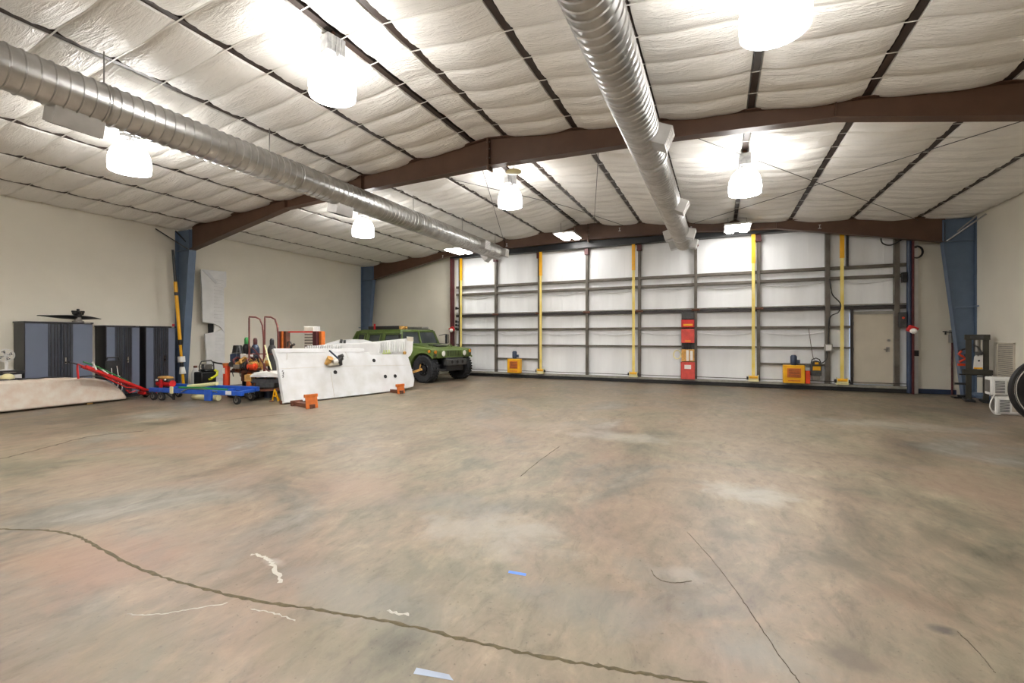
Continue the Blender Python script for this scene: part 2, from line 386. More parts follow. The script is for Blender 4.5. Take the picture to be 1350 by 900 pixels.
# ---- steel frames
def frame_rafter(Y, label):
    top = lambda dx: 5.585-abs(dx)/12
    prof = [(0, 5.02), (1.2, 5.0), (3.3, 4.96), (5.8, 4.84), (9.72, 4.10)]
    t = thing('steel_rafter', (PK, Y, 5.0), label, 'rafter', group='brown roof rafters')
    zz = -5.0
    for s in (-1, 1):
        poly = [(s*dx, 0, z+zz) for dx, z in prof]+[(s*9.72, 0, top(9.72)+zz), (0, 0, top(0)+zz)]
        M().prism([Vector(p)+Vector((0, -.006, 0)) for p in poly], (0, .012, 0)).build('web', 'rafter', t, smooth=False)
        f = M()
        for (a, za), (b, zb) in zip(prof, prof[1:]):
            f.prism([(s*a, -.1, za+zz), (s*b, -.1, zb+zz), (s*b, -.1, zb+zz+.014), (s*a, -.1, za+zz+.014)], (0, .2, 0))
        f.build('bottom_flange', 'rafter', t, smooth=False)
        M().prism([(0, -.1, top(0)+zz-.014), (s*9.72, -.1, top(9.72)+zz-.014), (s*9.72, -.1, top(9.72)+zz), (0, -.1, top(0)+zz)], (0, .2, 0)).build('top_flange', 'rafter', t, smooth=False)
        for dx in (3.3, 5.8):
            bz = dict(prof)[dx]; M().box(s*dx-.005, -.09, bz+zz, s*dx+.005, .09, top(dx)+zz).build('stiffener', 'rafter', t, smooth=False)
    sp = M().box(-.018, -.11, 4.94+zz, .018, .11, 5.58+zz)
    sp.build('splice_plate', 'rafter', t, bevel=.003)
    for z in (5.0, 5.18, 5.36, 5.5):
        for y in (-.07, .07): M().cyl((-.035, y, z+zz), (.035, y, z+zz), .013, n=6).build('bolt', 'steel', t)
    for dx in ((-6.1, -3.2, 1.1, 3.4, 6.9) if Y > 10 else ()):
        z = top(dx)-.16+zz
        M().cbox((dx, -.02, z), (.05, .02, .015)).cbox((dx, -.02, z-.05), (.012, .02, .1)).cbox((dx, -.02, z-.1), (.08, .02, .012)).build('pipe_clip', 'whitepaint', t)
    return t
frame_rafter(8.2, 'large brown steel rafter crossing mid hall, nearer the camera')
frame_rafter(15.85, 'brown steel rafter above the big hangar door')
def column(x, Y, s, label, brackets):
    # s = +1: left wall column (leans towards +X)
    t = thing('steel_column', (x, Y, 0), label, 'column', group='blue tapered columns')
    zt = roofz(x)+.0; zk = 4.10 if True else 0
    M().prism([(s*.02, -.006, 0), (s*.24, -.006, 0), (s*.66, -.006, zk), (s*.66, -.006, zt-.03), (s*.02, -.006, zt-.03)], (0, .012, 0)).build('web', 'blue_steel', t, smooth=False)
    M().prism([(s*.24, -.1, 0), (s*.66, -.1, zk), (s*.675, -.1, zk), (s*.255, -.1, 0)], (0, .2, 0)).build('inner_flange', 'blue_steel', t, smooth=False)
    M().box(min(s*.003, s*.018), -.1, 0, max(s*.003, s*.018), .1, zt-.03).build('outer_flange', 'blue_steel', t, smooth=False)
    M().box(min(s*.0, s*.3)+.0, -.13, 0, max(s*.0, s*.3), .13, .018).build('base_plate', 'darkblue', t, bevel=.003)
    M().prism([(s*.02, -.09, zk), (s*.66, -.09, zk), (s*.66, -.09, zk+.012), (s*.02, -.09, zk+.012)], (0, .18, 0)).box(min(s*.648, s*.664), -.1, zk, max(s*.648, s*.664), .1, zt-.05).build('knee_plate', 'blue_steel', t, smooth=False)
    for kind, z in brackets:
        if kind == 'arm': M().bar((s*.3, -.1, z), (s*.02, -.25, z+.03), .03, .03).bar((s*.02, -.25, z+.03), (s*.45, -.1, z), .02, .02).build('wall_tie', 'blue_steel', t)
        if kind == 'knee':
            M().bar((s*.6, -.09, zk+.02), (s*.03, -.62, zk+.55), .03, .03).bar((s*.6, .09, zk+.02), (s*.03, -.1, zk+.6), .03, .03).build('flange_brace', 'steel' if s < 0 else 'black', t)
    return t
column(XL, 8.2, 1, 'blue tapered steel column between the cabinets and the tall white flap', [('knee', 0)])
column(XL, 15.85, 1, 'narrow blue steel column behind the green truck', [('arm', 1.95)])
column(XR, 15.85, -1, 'wide blue tapered steel column beside the shop press', [('knee', 0), ('arm', 2.35)])

# ---- door header and jambs
struct(M().box(-10.1, 16.02, DZ, 5.0, 16.34, DZ+.30).build('trim_3', 'black', bevel=.006))
struct(M().box(-10.08, 16.0, 0, -9.98, 16.2, DZ).build('trim_4', 'maroon', bevel=.006))
struct(M().cyl((4.83, 16.12, .02), (4.83, 16.12, DZ), .065).build('trim_5', 'darkblue'))
struct(M().box(4.86, 15.99, 0, 4.9, 16.2, DZ).build('trim_6', 'maroon', bevel=.003))

# ---- the big bifold door
door = struct(thing('door_1', (0, 16.3, 0), None, None))
dm = M()
def rib_sheet(z0, z1, segs, m_):
    for x0, x1 in segs: m_.box(x0, .0, z0, x1, .05, z1)
m = M(); rib_sheet(0, DZ, [(DX0, 3.5), (4.58, 5.0)], m); rib_sheet(2.28, DZ, [(3.5, 4.58)], m); rib_sheet(0, .25, [(3.5, 4.58)], m)
for x in [DX0+.46*i for i in range(1, 32)]:
    if 3.4 < x < 4.65: m.box(x-.012, -.006, 2.3, x+.012, 0, DZ)
    else: m.box(x-.012, -.006, .2, x+.012, 0, DZ)
m.build('insulation_sheet', 'white_door', door, smooth=False)
POSTS = [-9.72, -8.07, -6.23, -4.37, -2.51, -.70, 1.13, 2.94, 4.57]
for x in POSTS:
    wpx = .045 if x not in (2.94, 4.57) else .06
    M().box(x-wpx, -.14, .15, x+wpx, -.01, DZ-.03).build('post', 'door_steel' if x > -9 else 'door_dark', door, bevel=.004)
RAILS = [(3.61, .09, 'door_steel'), (3.31, .09, 'door_steel'), (2.43, .10, 'door_dark'), (1.87, .075, 'door_steel'), (1.26, .045, 'door_steel')]
for z, h, mm in RAILS:
    x1 = 4.80 if z > 2.3 else 3.50
    M().box(DX0+.05, -.125, z-h/2, x1, -.005, z+h/2).build('rail', mm, door, bevel=.004)
M().box(DX0+.05, -.10, 2.50, 4.80, -.01, 2.53).build('rail', 'sill', door)
for x0, x1, z in [(-8.07, -6.23, .72), (1.13, 2.94, .74)]:
    M().box(x0, -.12, z-.03, x1, -.03, z+.03).build('motor_rail', 'door_steel', door, bevel=.004)
# slanted pleats of the insulation under the rails
pm = M()
for z in (3.16, 1.66):
    for a, b in zip(POSTS, POSTS[1:]):
        if a > 2.9 and z < 2: continue
        pts = [Vector((a+.08+(b-a-.16)*k/8, -.012-.02*math.sin(PI*k/8), z+.05-.1*math.sin(PI*k/8)*.7)) for k in range(9)]
        pm.tube(pts, .02, 6)
pm.build('insulation_pleat', 'white_door', door)
M().box(DX0, -.2, .12, 4.84, .0, .19).build('sill', 'sill', door, bevel=.006)
M().box(DX0, -.17, .003, 4.84, -.02, .12).build('bottom_seal', 'rubber', door, bevel=.01)
M().box(DX0+.05, -.165, .255, 4.8, -.145, .275).build('drive_shaft', 'door_dark', door)
for x in (-8.07, -6.23, -4.37, -2.51, -.70, 1.13):
    M().box(x-.07, -.2, DZ-.24, x+.07, -.02, DZ-.02).cyl((x-.09, -.12, DZ-.2), (x+.09, -.12, DZ-.2), .03).build('hinge_bracket', 'maroon', door, bevel=.006)
    M().box(x-.12, -.16, 2.43, x+.12, -.12, 2.5).cyl((x-.13, -.16, 2.46), (x+.13, -.16, 2.46), .02).build('middle_hinge', 'rust', door)
# bracket bits on the left edge post
lb = M()
for z in (2.15, 2.0, 1.86, 2.7): lb.cyl((-9.86, -.17, z), (-9.86, -.17, z+.1), .045).box(-9.9, -.16, z+.02, -9.75, -.1, z+.06)
lb.build('edge_roller', 'black', door)
M().box(3.405, -.13, 3.62, 3.45, -.02, DZ-.03).box(3.5, -.13, .19, 3.56, -.02, 2.38).build('stub_post', 'door_dark', door, bevel=.003)
M().box(4.52, -.10, .19, 4.57, -.02, 2.3).build('stub_post', 'sill', door, bevel=.003)
# walk door inside it
wd = struct(thing('door_2', (4.04, 16.24, .22), None, None))
M().box(-.50, -.03, 2.01, .50, .05, 2.1).box(-.50, -.03, 0, -.465, .05, 2.01).box(.465, -.03, 0, .50, .05, 2.01).build('frame', 'sill', wd, bevel=.004)
M().box(-.464, 0, .0, .464, .045, 2.012).build('leaf', 'beige', wd, bevel=.003)
M().cyl((.34, -.06, 1.0), (.34, 0, 1.0), .03).bar((.36, -.06, 1.0), (.24, -.06, 1.0), .02, .02).box(.30, -.01, .93, .38, 0, 1.07).build('handle', 'steel', wd)
M().cyl((.36, -.035, 1.26), (.36, 0, 1.26), .035).build('lock', 'steel', wd)
for z in (.25, 1.0, 1.75): M().cyl((-.465, -.02, z-.05), (-.465, -.02, z+.05), .014, n=8).build('hinge', 'steel', wd)

# yellow lift straps
names = ['yellow lift strap at the far left edge of the hangar door, behind the truck', 'yellow lift strap beside the yellow winch box on the left of the door',
         'yellow lift strap in the middle of the door, left of the red control boxes', 'yellow lift strap right of the red control boxes',
         'yellow lift strap just left of the beige walk door']
for i, x in enumerate([-9.60, -6.12, -2.69, .98, 3.27]):
    t = thing('lift_strap', (x, 16.08, .19), names[i], 'strap', group='yellow door lift straps')
    M().box(-.045, -.008, .1, .045, .0, DZ-.25).build('webbing', 'yellow_web', t)
    M().box(-.055, -.02, DZ-1.1, .055, .012, DZ-.2).build('upper_sleeve', 'yellow', t)
    M().box(-.14, -.09, 0, .14, .05, .03).box(-.14, -.08, .03, -.12, .04, .2).box(.12, -.08, .03, .14, .04, .2).box(-.12, -.05, .04, .12, .03, .16).build('bracket', 'cream', t, bevel=.004)
    M().cyl((-.13, -.03, .13), (.13, -.03, .13), .045).build('roller', 'yellow', t)
    for a_, b_ in ((-.19, -.14), (.14, .18)): M().cyl((a_, -.03, .1), (b_, -.03, .1), .05).build('bearing', 'rubber', t)

# yellow winches
def winch(x, label, big):
    t = thing('door_winch', (x, 16.02, .19), label, 'winch', group='yellow door winches')
    W = .27 if not big else .28
    M().box(-W, -.11, 0, W, .09, .54).build('housing', 'yellow', t, bevel=.015)
    M().box(-W+.1, -.125, .17, W-.1, -.11, .45).build('red_guard' if False else 'guard', 'orange', t, bevel=.02)
    g = M()
    for k in range(6): g.box(-W+.14, -.13, .2+.04*k, W-.14, -.125, .215+.04*k)
    g.build('guard_slots', 'rust', t)
    M().rings([((0.0, -.01, .54), .07), ((0, -.01, .6), .09), ((0, -.01, .8), .09), ((0, -.01, .84), .06)]).box(.06, -.05, .6, .16, .04, .7).build('motor', 'darkblue', t)
    M().box(-.16, -.118, .06, .16, -.11, .09).build('lettering_strip', 'orange', t)
    return t
winch(-7.17, 'yellow winch box with dark blue motor at the left of the door', 0)
w2 = winch(2.05, 'yellow winch box with dark blue motor left of the grey gearbox', 1)
M().box(.30, -.06, .0, .42, .08, .38).build('side_bracket', 'redor', w2, bevel=.006)
t = thing('brake_gearbox', (2.62, 16.05, .35), 'grey gearbox with yellow plate and top handle beside the yellow winch', 'gearbox')
M().box(-.13, -.10, .08, .13, .08, .40).cyl((0, -.1, .40), (0, .06, .40), .13).build('casing', 'dgrey', t, bevel=.012)
M().tube([(-.12, -.02, .46), (-.09, -.02, .56), (0, -.02, .60), (.09, -.02, .56), (.12, -.02, .46)], .015).build('handle', 'black', t)
M().box(-.09, -.115, .24, .10, -.10, .36).box(-.04, -.12, .42, .05, -.10, .48).build('nameplate', 'yellow', t)
M().box(-.10, -.05, -.05, .10, .06, .08).build('foot', 'steel', t, bevel=.005)

# red control boxes
t = thing('control_cabinet', (-.93, 16.1, .19), 'stack of faded red electrical boxes on a board in the middle of the hangar door', 'control box')
M().box(-.20, -.02, 0, .20, .02, 2.2).build('backboard', 'dgrey', t)
b1 = M().box(-.215, -.17, 0, .215, -.02, .56).build('lower_box', 'boxred', t, bevel=.012)
M().box(-.10, -.176, .34, .10, -.17, .47).build('label_plate', 'whitepaint', b1)
M().box(-.2, -.1, .58, .2, -.02, .98).build('open_box', 'tan', t, bevel=.006)
M().box(-.05, -.12, .60, .03, -.1, .95).box(.07, -.115, .62, .15, -.1, .93).build('terminal_strip', 'whitepaint', t)
m = M()
for k in range(5): m.tube([(-.13+.06*k, -.08, .95), (-.12+.055*k, -.12, 1.08), (-.13+.06*k, -.08, 1.2)], .014, 6)
m.build('wire_bundle', 'black', t)
b2 = M().box(-.2, -.17, 1.19, .2, -.02, 1.64).build('middle_box', 'boxred', t, bevel=.012)
M().box(-.09, -.176, 1.22, .09, -.17, 1.28).build('amber_label', 'amber', b2)
b3 = M().box(-.2, -.15, 1.70, .2, -.02, 1.95).build('upper_box', 'red', t, bevel=.012)
M().box(-.14, -.156, 1.75, .15, -.15, 1.81).build('yellow_label', 'yellow', b3)
M().box(-.18, -.12, 1.97, .18, -.02, 2.17).build('relay_rack', 'dgrey', t, bevel=.005)
m = M()
for k in range(3):
    n = 20; m.tube([(-.33+(.10+.012*k)*math.cos(2*PI*j/n), -.08-.015*k, .80+(.13+.01*k)*math.sin(2*PI*j/n)) for j in range(n+1)], .008, 6)
tag(m.build('cable_coil', 'cream'), 'coil of pale cable hanging left of the red control boxes', 'cable').location = (-.93, 16.1, .19)
# grey junction box, conduit and cables at the right
t = thing('junction_box', (2.94, 16.12, 1.15), 'small grey square junction box on the conduit post of the door', 'junction box')
M().box(-.10, -.08, 0, .10, .0, .22).build('casing', 'sill', t, bevel=.008)
M().box(-.07, -.088, .03, .07, -.08, .19).build('cover', 'whitepaint', t, bevel=.004)
def cable(pts, r, mm, label, name='cable'):
    P = [Vector(p) for p in pts]; Q = []
    for a, b, c_, d in zip([P[0]]+P[:-1], P, P[1:], P[2:]+[P[-1]]):
        for k in range(6):
            t = k/6
            Q.append(.5*((2*b)+(c_-a)*t+(2*a-5*b+4*c_-d)*t*t+(3*b-a-3*c_+d)*t**3))
    Q.append(P[-1])
    o = M().tube(Q, r, 8).build(name, mm)
    if label: tag(o, label, 'cable')
    return o
cable([(2.98, 16.13, 3.3), (3.0, 16.06, 3.0), (3.04, 16.04, 2.8), (3.22, 16.03, 2.55), (3.18, 16.05, 2.3), (2.98, 16.08, 2.15), (2.95, 16.13, 1.6), (2.95, 16.13, 1.36)], .016, 'black', 'black cable curving beside the junction box post')
cable([(2.9, 16.1, 1.15), (2.9, 16.08, .95), (2.8, 16.06, .82), (2.7, 16.06, .8)], .014, 'black', 'black cable running from the junction box down to the gearbox')
cable([(2.45, 16.12, 1.85), (2.5, 16.1, 1.4), (2.56, 16.08, .95), (2.6, 16.06, .93)], .009, 'door_steel', 'thin grey cable hanging from rail to gearbox')
cable([(4.25, 16.1, 4.6), (4.18, 16.06, 4.4), (4.22, 16.05, 4.22), (4.4, 16.04, 4.16), (4.65, 16.05, 4.3), (4.8, 16.06, 4.5)], .018, 'black', 'black cable loop at the upper right corner of the door')
m = M()
for k in range(3):
    n = 20; m.tube([(4.99+(.12+.01*k)*math.cos(2*PI*j/n), 16.14-.015*k, 3.93+(.15+.01*k)*math.sin(2*PI*j/n)) for j in range(n+1)], .012, 6)
m.box(4.9, 16.15, 4.05, 5.0, 16.195, 4.09)
tag(m.build('cable_coil', 'black'), 'coil of black cable hung on the right door jamb', 'cable')
t = thing('limit_switch', (4.70, 16.1, 3.1), 'small black switch box on the upper right edge of the door', 'switch')
M().box(-.05, -.06, 0, .06, .04, .28).build('casing', 'black', t, bevel=.006)
t = thing('lock_box', (4.68, 16.1, 1.85), 'dark latch box with red button above the walk door handle side', 'switch')
M().box(-.09, -.06, 0, .07, .05, .42).build('casing', 'dgrey', t, bevel=.006)
M().cyl((-.01, -.08, .26), (-.01, -.06, .26), .03).build('button', 'redor', t)
t = thing('lock_box', (4.95, 16.08, 1.05), 'small black latch on the right door jamb', 'switch')
M().box(-.04, -.05, 0, .06, .1, .16).build('casing', 'black', t, bevel=.006)
def beacon(x, z, label, s):
    t = thing('warning_light', (x, 16.0, z), label, 'warning light', group='red and white door warning lights')
    M().box(-.13, -.05, -.02, .10, .05, .16, Matrix.Rotation(s*.45, 3, 'Y')).box(-.02, .04, -.02, .02, .12, .08).build('housing', 'red', t, bevel=.02)
    M().ball((0.02*s, -.08, .02), .085, (1, .6, .9)).build('lens', 'lamp_w', t)
beacon(4.84, 1.72, 'red and white warning light on the right door jamb', 1)
beacon(-9.95, 1.82, 'red and white warning light on the left door jamb behind the truck', -1)

# right back corner: dark pipe + gadget
tag(M().cyl((5.80, 16.30, .0), (5.80, 16.30, 1.42), .022).build('wall_pipe', 'maroon'), 'thin dark vertical pipe on the back wall left of the blue column', 'pipe')
t = thing('spray_gun', (5.76, 16.28, 1.42), 'grey metal valve fitting on top of the thin dark pipe', 'valve')
M().cyl((0, -.01, 0), (0, -.01, .22), .045).cyl((0, -.01, .22), (0, -.01, .34), .03).build('body', 'steel', t)
M().bar((.03, -.03, .27), (-.18, -.06, .31), .025, .025).cyl((-.12, -.05, .22), (-.12, -.05, .32), .02).build('lever', 'black', t)
t = thing('fresh_air_vent', (XR, 14.43, .60), 'pale rectangular louvred vent low on the right wall', 'vent')
M().box(-.03, -.36, 0, 0, .36, .04).box(-.03, -.36, .81, 0, .36, .85).box(-.03, -.36, 0, 0, -.32, .85).box(-.03, .32, 0, 0, .36, .85).build('frame', 'ventbeige', t, bevel=.003)
m = M()
for k in range(17): m.box(-.022, -.32, .05+.045*k, -.008, .32, .075+.045*k, None)
m.build('louvres', 'ventbeige', t)
M().box(-.006, -.32, .04, -.002, .32, .81).build('backing', 'sill', t)

# ================================================================== DUCTS
def duct(x, y0, y1, label, outlets, hang, joints):
    z, R = 4.62, .25
    t = thing('spiral_duct', (x, y0, z), label, 'duct', group='galvanised spiral ducts')
    prof = [(R, 0)]; y = .12
    while y < y1-y0-.05:
        prof += [(R, y-.012), (R+.014, y-.005), (R+.014, y+.005), (R, y+.012)]; y += .128
    prof += [(R, y1-y0), (.18, y1-y0+.04)]
    M().lathe(prof, (0, 0, 0), 'Y', 40, True).build('duct_pipe', 'galv', t)
    for jy in joints: M().lathe([(R+.004, -.06), (R+.018, -.05), (R+.018, .05), (R+.004, .06)], (0, jy-y0, 0), 'Y', 40).build('joint_collar', 'galv', t)
    for (oy, ang, wd_, face) in outlets:
        Rm = Matrix.Rotation(ang, 3, 'Y'); o = Vector((0, oy-y0, 0))
        b = M().box(-.14, -wd_/2, -.43, .14, wd_/2, -.2, Rm, o).build('outlet_box', 'galv2', t, bevel=.006)
        g = M()
        for k in range(7): g.box(-.11+.034*k, -wd_/2+.02, -.436, -.096+.034*k, wd_/2-.02, -.43, Rm, o)
        g.build('outlet_grille', face, b)
    for hy in hang:
        zt = roofz(x)+.0-z
        M().cyl((0, hy-y0, R-.01), (0, hy-y0, zt), .008, n=6).build('hanger_rod', 'steel', t)
        M().lathe([(R+.012, -.012), (R+.012, .012)], (0, hy-y0, 0), 'Y', 32).build('hanger_ring', 'galv2', t)
    return t
duct(-7.3, -4, 14.85, 'long galvanised spiral duct on the left, running to the hangar door', [(2.95, .35, .5, 'dgrey'), (7.35, .25, .45, 'dgrey'), (13.2, -1.45, .34, 'whitepaint'), (14.7, -1.45, .3, 'whitepaint'), (14.4, .9, .3, 'whitepaint')], [3.2, 5.6, 9.8, 12.3, 14.6], [6.2, 13.6, -1])
duct(-1.04, -4, 15.7, 'galvanised spiral duct on the right, passing overhead near the camera', [(6.95, -1.15, .34, 'whitepaint'), (10.8, -1.1, .34, 'whitepaint'), (14.0, -1.3, .3, 'whitepaint'), (14.0, 1.3, .3, 'whitepaint'), (15.55, -1.3, .28, 'whitepaint'), (15.55, 1.3, .28, 'whitepaint')], [3.0, 5.6, 10.2, 13.0, 15.2], [7.9, 14.2, 0])

# ================================================================== LAMPS
def high_bay(label):
    t = thing('high_bay_lamp', (0, 0, 0), label, 'ceiling lamp', group='white high bay lamps')
    M().cyl((0, 0, 0), (0, 0, -.08), .014, n=8).box(-.035, -.02, -.02, .035, .02, .0).build('hook', 'rust', t)
    m = M().box(-.09, -.13, -.30, .09, .13, -.08)
    for k in range(7): m.box(-.1, -.12+.038*k, -.29, .1, -.108+.038*k, -.09)
    m.build('ballast_housing', 'ballast', t, bevel=.008)
    M().cyl((0, 0, -.29), (0, 0, -.37), .07).box(-.11, -.02, -.36, -.09, .02, -.2).box(.09, -.02, -.36, .11, .02, -.2).build('neck', 'ballast', t)
    M().lathe([(.06, -.365), (.14, -.38), (.205, -.43), (.25, -.50), (.278, -.59), (.292, -.68), (.293, -.76), (.285, -.84), (.278, -.84), (.284, -.76), (.283, -.68), (.268, -.59), (.24, -.505), (.195, -.44), (.1, -.385)], n=40).build('shade', 'shade', t)
    M().ball((0, 0, -.66), .075, (1, 1, 1.5)).build('bulb', 'bulb', t)
    return t
LAMPS = [(-4.6, 4.45, 'largest complete white high bay lamp, hanging near the top left of the photo'), (-9.0, 4.3, 'white high bay lamp partly behind the left duct'),
         (-8.95, 9.75, 'white high bay lamp beyond the near rafter, left of the left duct end'), (-4.6, 10.0, 'white high bay lamp below the round cream ceiling disc'),
         (.46, 9.95, 'white high bay lamp on the right, hung from the purlin beyond the near rafter'), (.46, 4.75, 'white high bay lamp cut off by the top edge of the photo'),
         (-9.0, -1.2, 'added unseen high bay lamp behind the camera on the left'), (-4.6, -1.2, 'added unseen high bay lamp behind the camera in the middle'), (.46, -1.2, 'added unseen high bay lamp behind the camera on the right')]  # these three lamps are added out of view to light the hall evenly
hb = high_bay('')
for i, (x, y, lb) in enumerate(LAMPS):
    o = hb if i == 0 else copy_tree(hb)
    o.location = (x, y, roofz(x)+.0); o['label'] = lb; o.rotation_euler.z = random.uniform(-.6, .6)
def fluor(x, y, z, label):
    t = thing('fluorescent_light', (x, y, z), label, 'ceiling lamp', group='fluorescent lights at the back rafter')
    M().box(-.36, -.55, .03, .36, .55, .08).build('housing', 'whitepaint', t, bevel=.01)
    for s in (-.19, .19):
        M().box(s-.105, -.52, -.005, s+.105, .52, .03).build('tube_panel', 'tube', t, bevel=.01)
    for s in (-.25, .25): M().cyl((s, 0, .08), (s, 0, roofz(x+s)-z), .006, n=6).build('suspension_wire', 'steel', t)
fluor(-9.0, 14.9, 4.80, 'bright fluorescent light behind the left duct end')
fluor(-4.72, 15.0, 5.0, 'bright fluorescent light on the middle of the back rafter')
fluor(.50, 15.2, 4.80, 'bright fluorescent light right of the right duct end')
# cream disc below the near rafter, sprinkler/junction dot
t = thing('ceiling_disc', (-3.85, 8.55, 4.98), 'small round cream disc fixture under the near rafter above a lamp', 'ceiling fixture')
M().lathe([(.0, .03), (.13, .03), (.16, .015), (.16, -.01), (.12, -.025), (0, -.03)]).build('disc', 'cream', t)
M().cyl((0, 0, .03), (0, 0, roofz(-3.85)-4.98), .012).build('stem', 'cream', t)

# bracing rods under the insulation
def rp(x, y): return (x, y, roofz(x)-.10)
rods = [((-.8, 8.3), (4.9, 15.75), 'thin steel brace rod running from the near rafter to the right back column'), ((4.9, 8.3), (-.8, 15.75), 'thin steel brace rod crossing the right roof bay towards the right duct'),
        ((-6.3, 8.3), (-3.0, 15.75), 'thin steel brace rod crossing the roof bay left of the ridge lamp'), ((-2.0, 8.3), (-4.0, 15.75), 'thin steel brace rod slanting left between lamp and right duct'),
        ((-4.6, 8.35), (-7.5, 15.75), 'thin steel brace rod beside the ridge lamp running towards the left duct end')]
for a, b, l in rods:
    A, B = Vector(rp(*a)), Vector(rp(*b))
    pts = [A+(B-A)*k/12 for k in range(13)]
    pts = [Vector((p.x, p.y, roofz(p.x)-.10)) for p in pts]
    tag(M().tube(pts, .007, 6).build('brace_rod', 'dgrey'), l, 'brace rod', 'roof brace rods')

# ================================================================== FLOOR MARKS
def ribbon(pts, wid, name, mm, jag, seed):
    rnd = random.Random(seed); P = [fl(*p) for p in pts]; Q = []
    for a, b, c_, d in zip([P[0]]+P[:-1], P, P[1:], P[2:]+[P[-1]]):
        for k in range(10):
            t = k/10
            Q.append(.5*((2*b)+(c_-a)*t+(2*a-5*b+4*c_-d)*t*t+(3*b-a-3*c_+d)*t**3))
    Q.append(P[-1]); vs_ = []
    for i, q in enumerate(Q):
        d = (Q[min(i+1, len(Q)-1)]-Q[max(i-1, 0)]); d.normalize(); nrm = Vector((-d.y, d.x, 0))
        j = rnd.uniform(-jag, jag); wv = wid*rnd.uniform(.45, 1.3)
        e = 1 if 0 < i < len(Q)-1 else .1
        for s, zz in ((-.5, .0005), (0, .004), (.5, .0005)):
            vs_.append(q+nrm*(j+s*wv*e)+Vector((0, 0, zz-q.z)))
    m = M().add(vs_, [(3*i+k, 3*i+k+1, 3*i+k+4, 3*i+k+3) for i in range(len(Q)-1) for k in (0, 1)])
    return struct(m.build(name, mm))
ribbon([(-60, 694), (0, 697), (60, 699), (100, 706), (118, 715), (160, 738), (205, 757), (260, 773), (330, 790), (400, 801), (470, 812), (540, 825), (610, 842), (680, 858), (760, 873), (830, 885), (900, 896), (960, 906), (1040, 925)], .026, 'floor_crack', 'crack', .006, 1)
ribbon([(905, 700), (945, 745), (978, 790), (1005, 830), (1030, 868), (1055, 900), (1070, 925)], .006, 'floor_crack', 'crack2', .004, 2)
ribbon([(1262, 832), (1290, 860), (1312, 887)], .005, 'floor_crack', 'crack2', .003, 3)
ribbon([(858, 750), (866, 762), (885, 768), (912, 766)], .006, 'floor_crack', 'crack2', .003, 4)
ribbon([(686, 628), (710, 608), (738, 588)], .012, 'floor_crack', 'crack2', .004, 5)
ribbon([(0, 605), (60, 590), (120, 575), (190, 568)], .03, 'floor_crack', 'crack2', .02, 6)
ribbon([(280, 556), (330, 550), (385, 545)], .03, 'floor_crack', 'crack2', .02, 9)
ribbon([(168, 809), (205, 810), (250, 803), (300, 795)], .010, 'floor_scuff', 'scuff', .006, 7)
ribbon([(332, 730), (350, 734), (360, 745), (372, 768)], .028, 'floor_scuff', 'scuff', .012, 8)
ribbon([(330, 803), (360, 808), (390, 818)], .010, 'floor_scuff', 'scuff', .006, 10)
ribbon([(510, 805), (540, 811)], .02, 'floor_scuff', 'scuff', .01, 11)
p = [fl(549, 880), fl(592, 889), fl(598, 897), fl(545, 888)]
tag(M().prism([Vector((a.x, a.y, .0006)) for a in p], (0, 0, .0008)).build('floor_tape', 'tape'), 'piece of grey blue tape on the floor at the bottom of the photo', 'tape')
p = [fl(671, 752), fl(694, 756), fl(693, 759), fl(670, 755)]
tag(M().prism([Vector((a.x, a.y, .0006)) for a in p], (0, 0, .0008)).build('floor_tape', 'tape2'), 'small bright blue tape strip on the open floor', 'tape')

# ================================================================== LEFT WALL: CABINETS
def cabinet(y0, y1, zt, label, cols):
    w_ = y1-y0; dpt = .52
    t = thing('storage_cabinet', (XL+.03, y0, 0), label, 'cabinet', group='dark metal cabinets along the left wall')
    M().box(0, 0, 0, dpt, .02, zt).box(0, w_-.02, 0, dpt, w_, zt).box(0, 0, 0, .02, w_, zt).box(0, 0, .08, dpt-.02, w_, .1).build('body', 'cab_black', t, bevel=.004)
    M().box(-.01, -.015, zt, dpt+.02, w_+.015, zt+.035).build('top', 'cab_black', t, bevel=.005)
    M().box(.02, .02, 0, dpt-.03, w_-.02, .08).build('plinth', 'black', t)
    h = w_/2
    for k in (0, 1):
        a, b = k*h+.012, (k+1)*h-.004
        d = M().box(dpt-.012, a, .1, dpt+.012, b, zt-.01).build('door', 'cab_grey', t, bevel=.003)
        gx = M(); ws = (b-a)*cols
        s0 = b-ws if k == 0 else a
        gx.box(dpt+.012, s0, .1, dpt+.022, s0+ws, zt-.01).build('centre_strip', 'cab_dark', d)
        g = M()
        for q in (.25, .55, .8): g.box(dpt+.022, s0+ws*q-.012, .1, dpt+.034, s0+ws*q+.006, zt-.01)
        g.build('ribs', 'cab_black', d)
        if k == 1:
            M().cyl((dpt+.02, a+.07, zt*.52), (dpt+.05, a+.07, zt*.52), .018).box(dpt+.03, a+.055, zt*.50, dpt+.05, a+.085, zt*.58).build('handle', 'chrome', d)
    M().box(dpt+.02, w_*.86, zt+.008, dpt+.026, w_*.96, zt+.028).build('badge', 'chrome', t)
cabinet(4.72, 5.93, 1.90, 'dark metal cabinet with blue grey doors carrying the propeller', .36)
cabinet(6.2, 6.93, 1.84, 'dark metal cabinet between the propeller cabinet and the end cabinet', .5)
cabinet(7.07, 7.80, 1.84, 'dark metal cabinet at the right end, next to the blue column', .5)

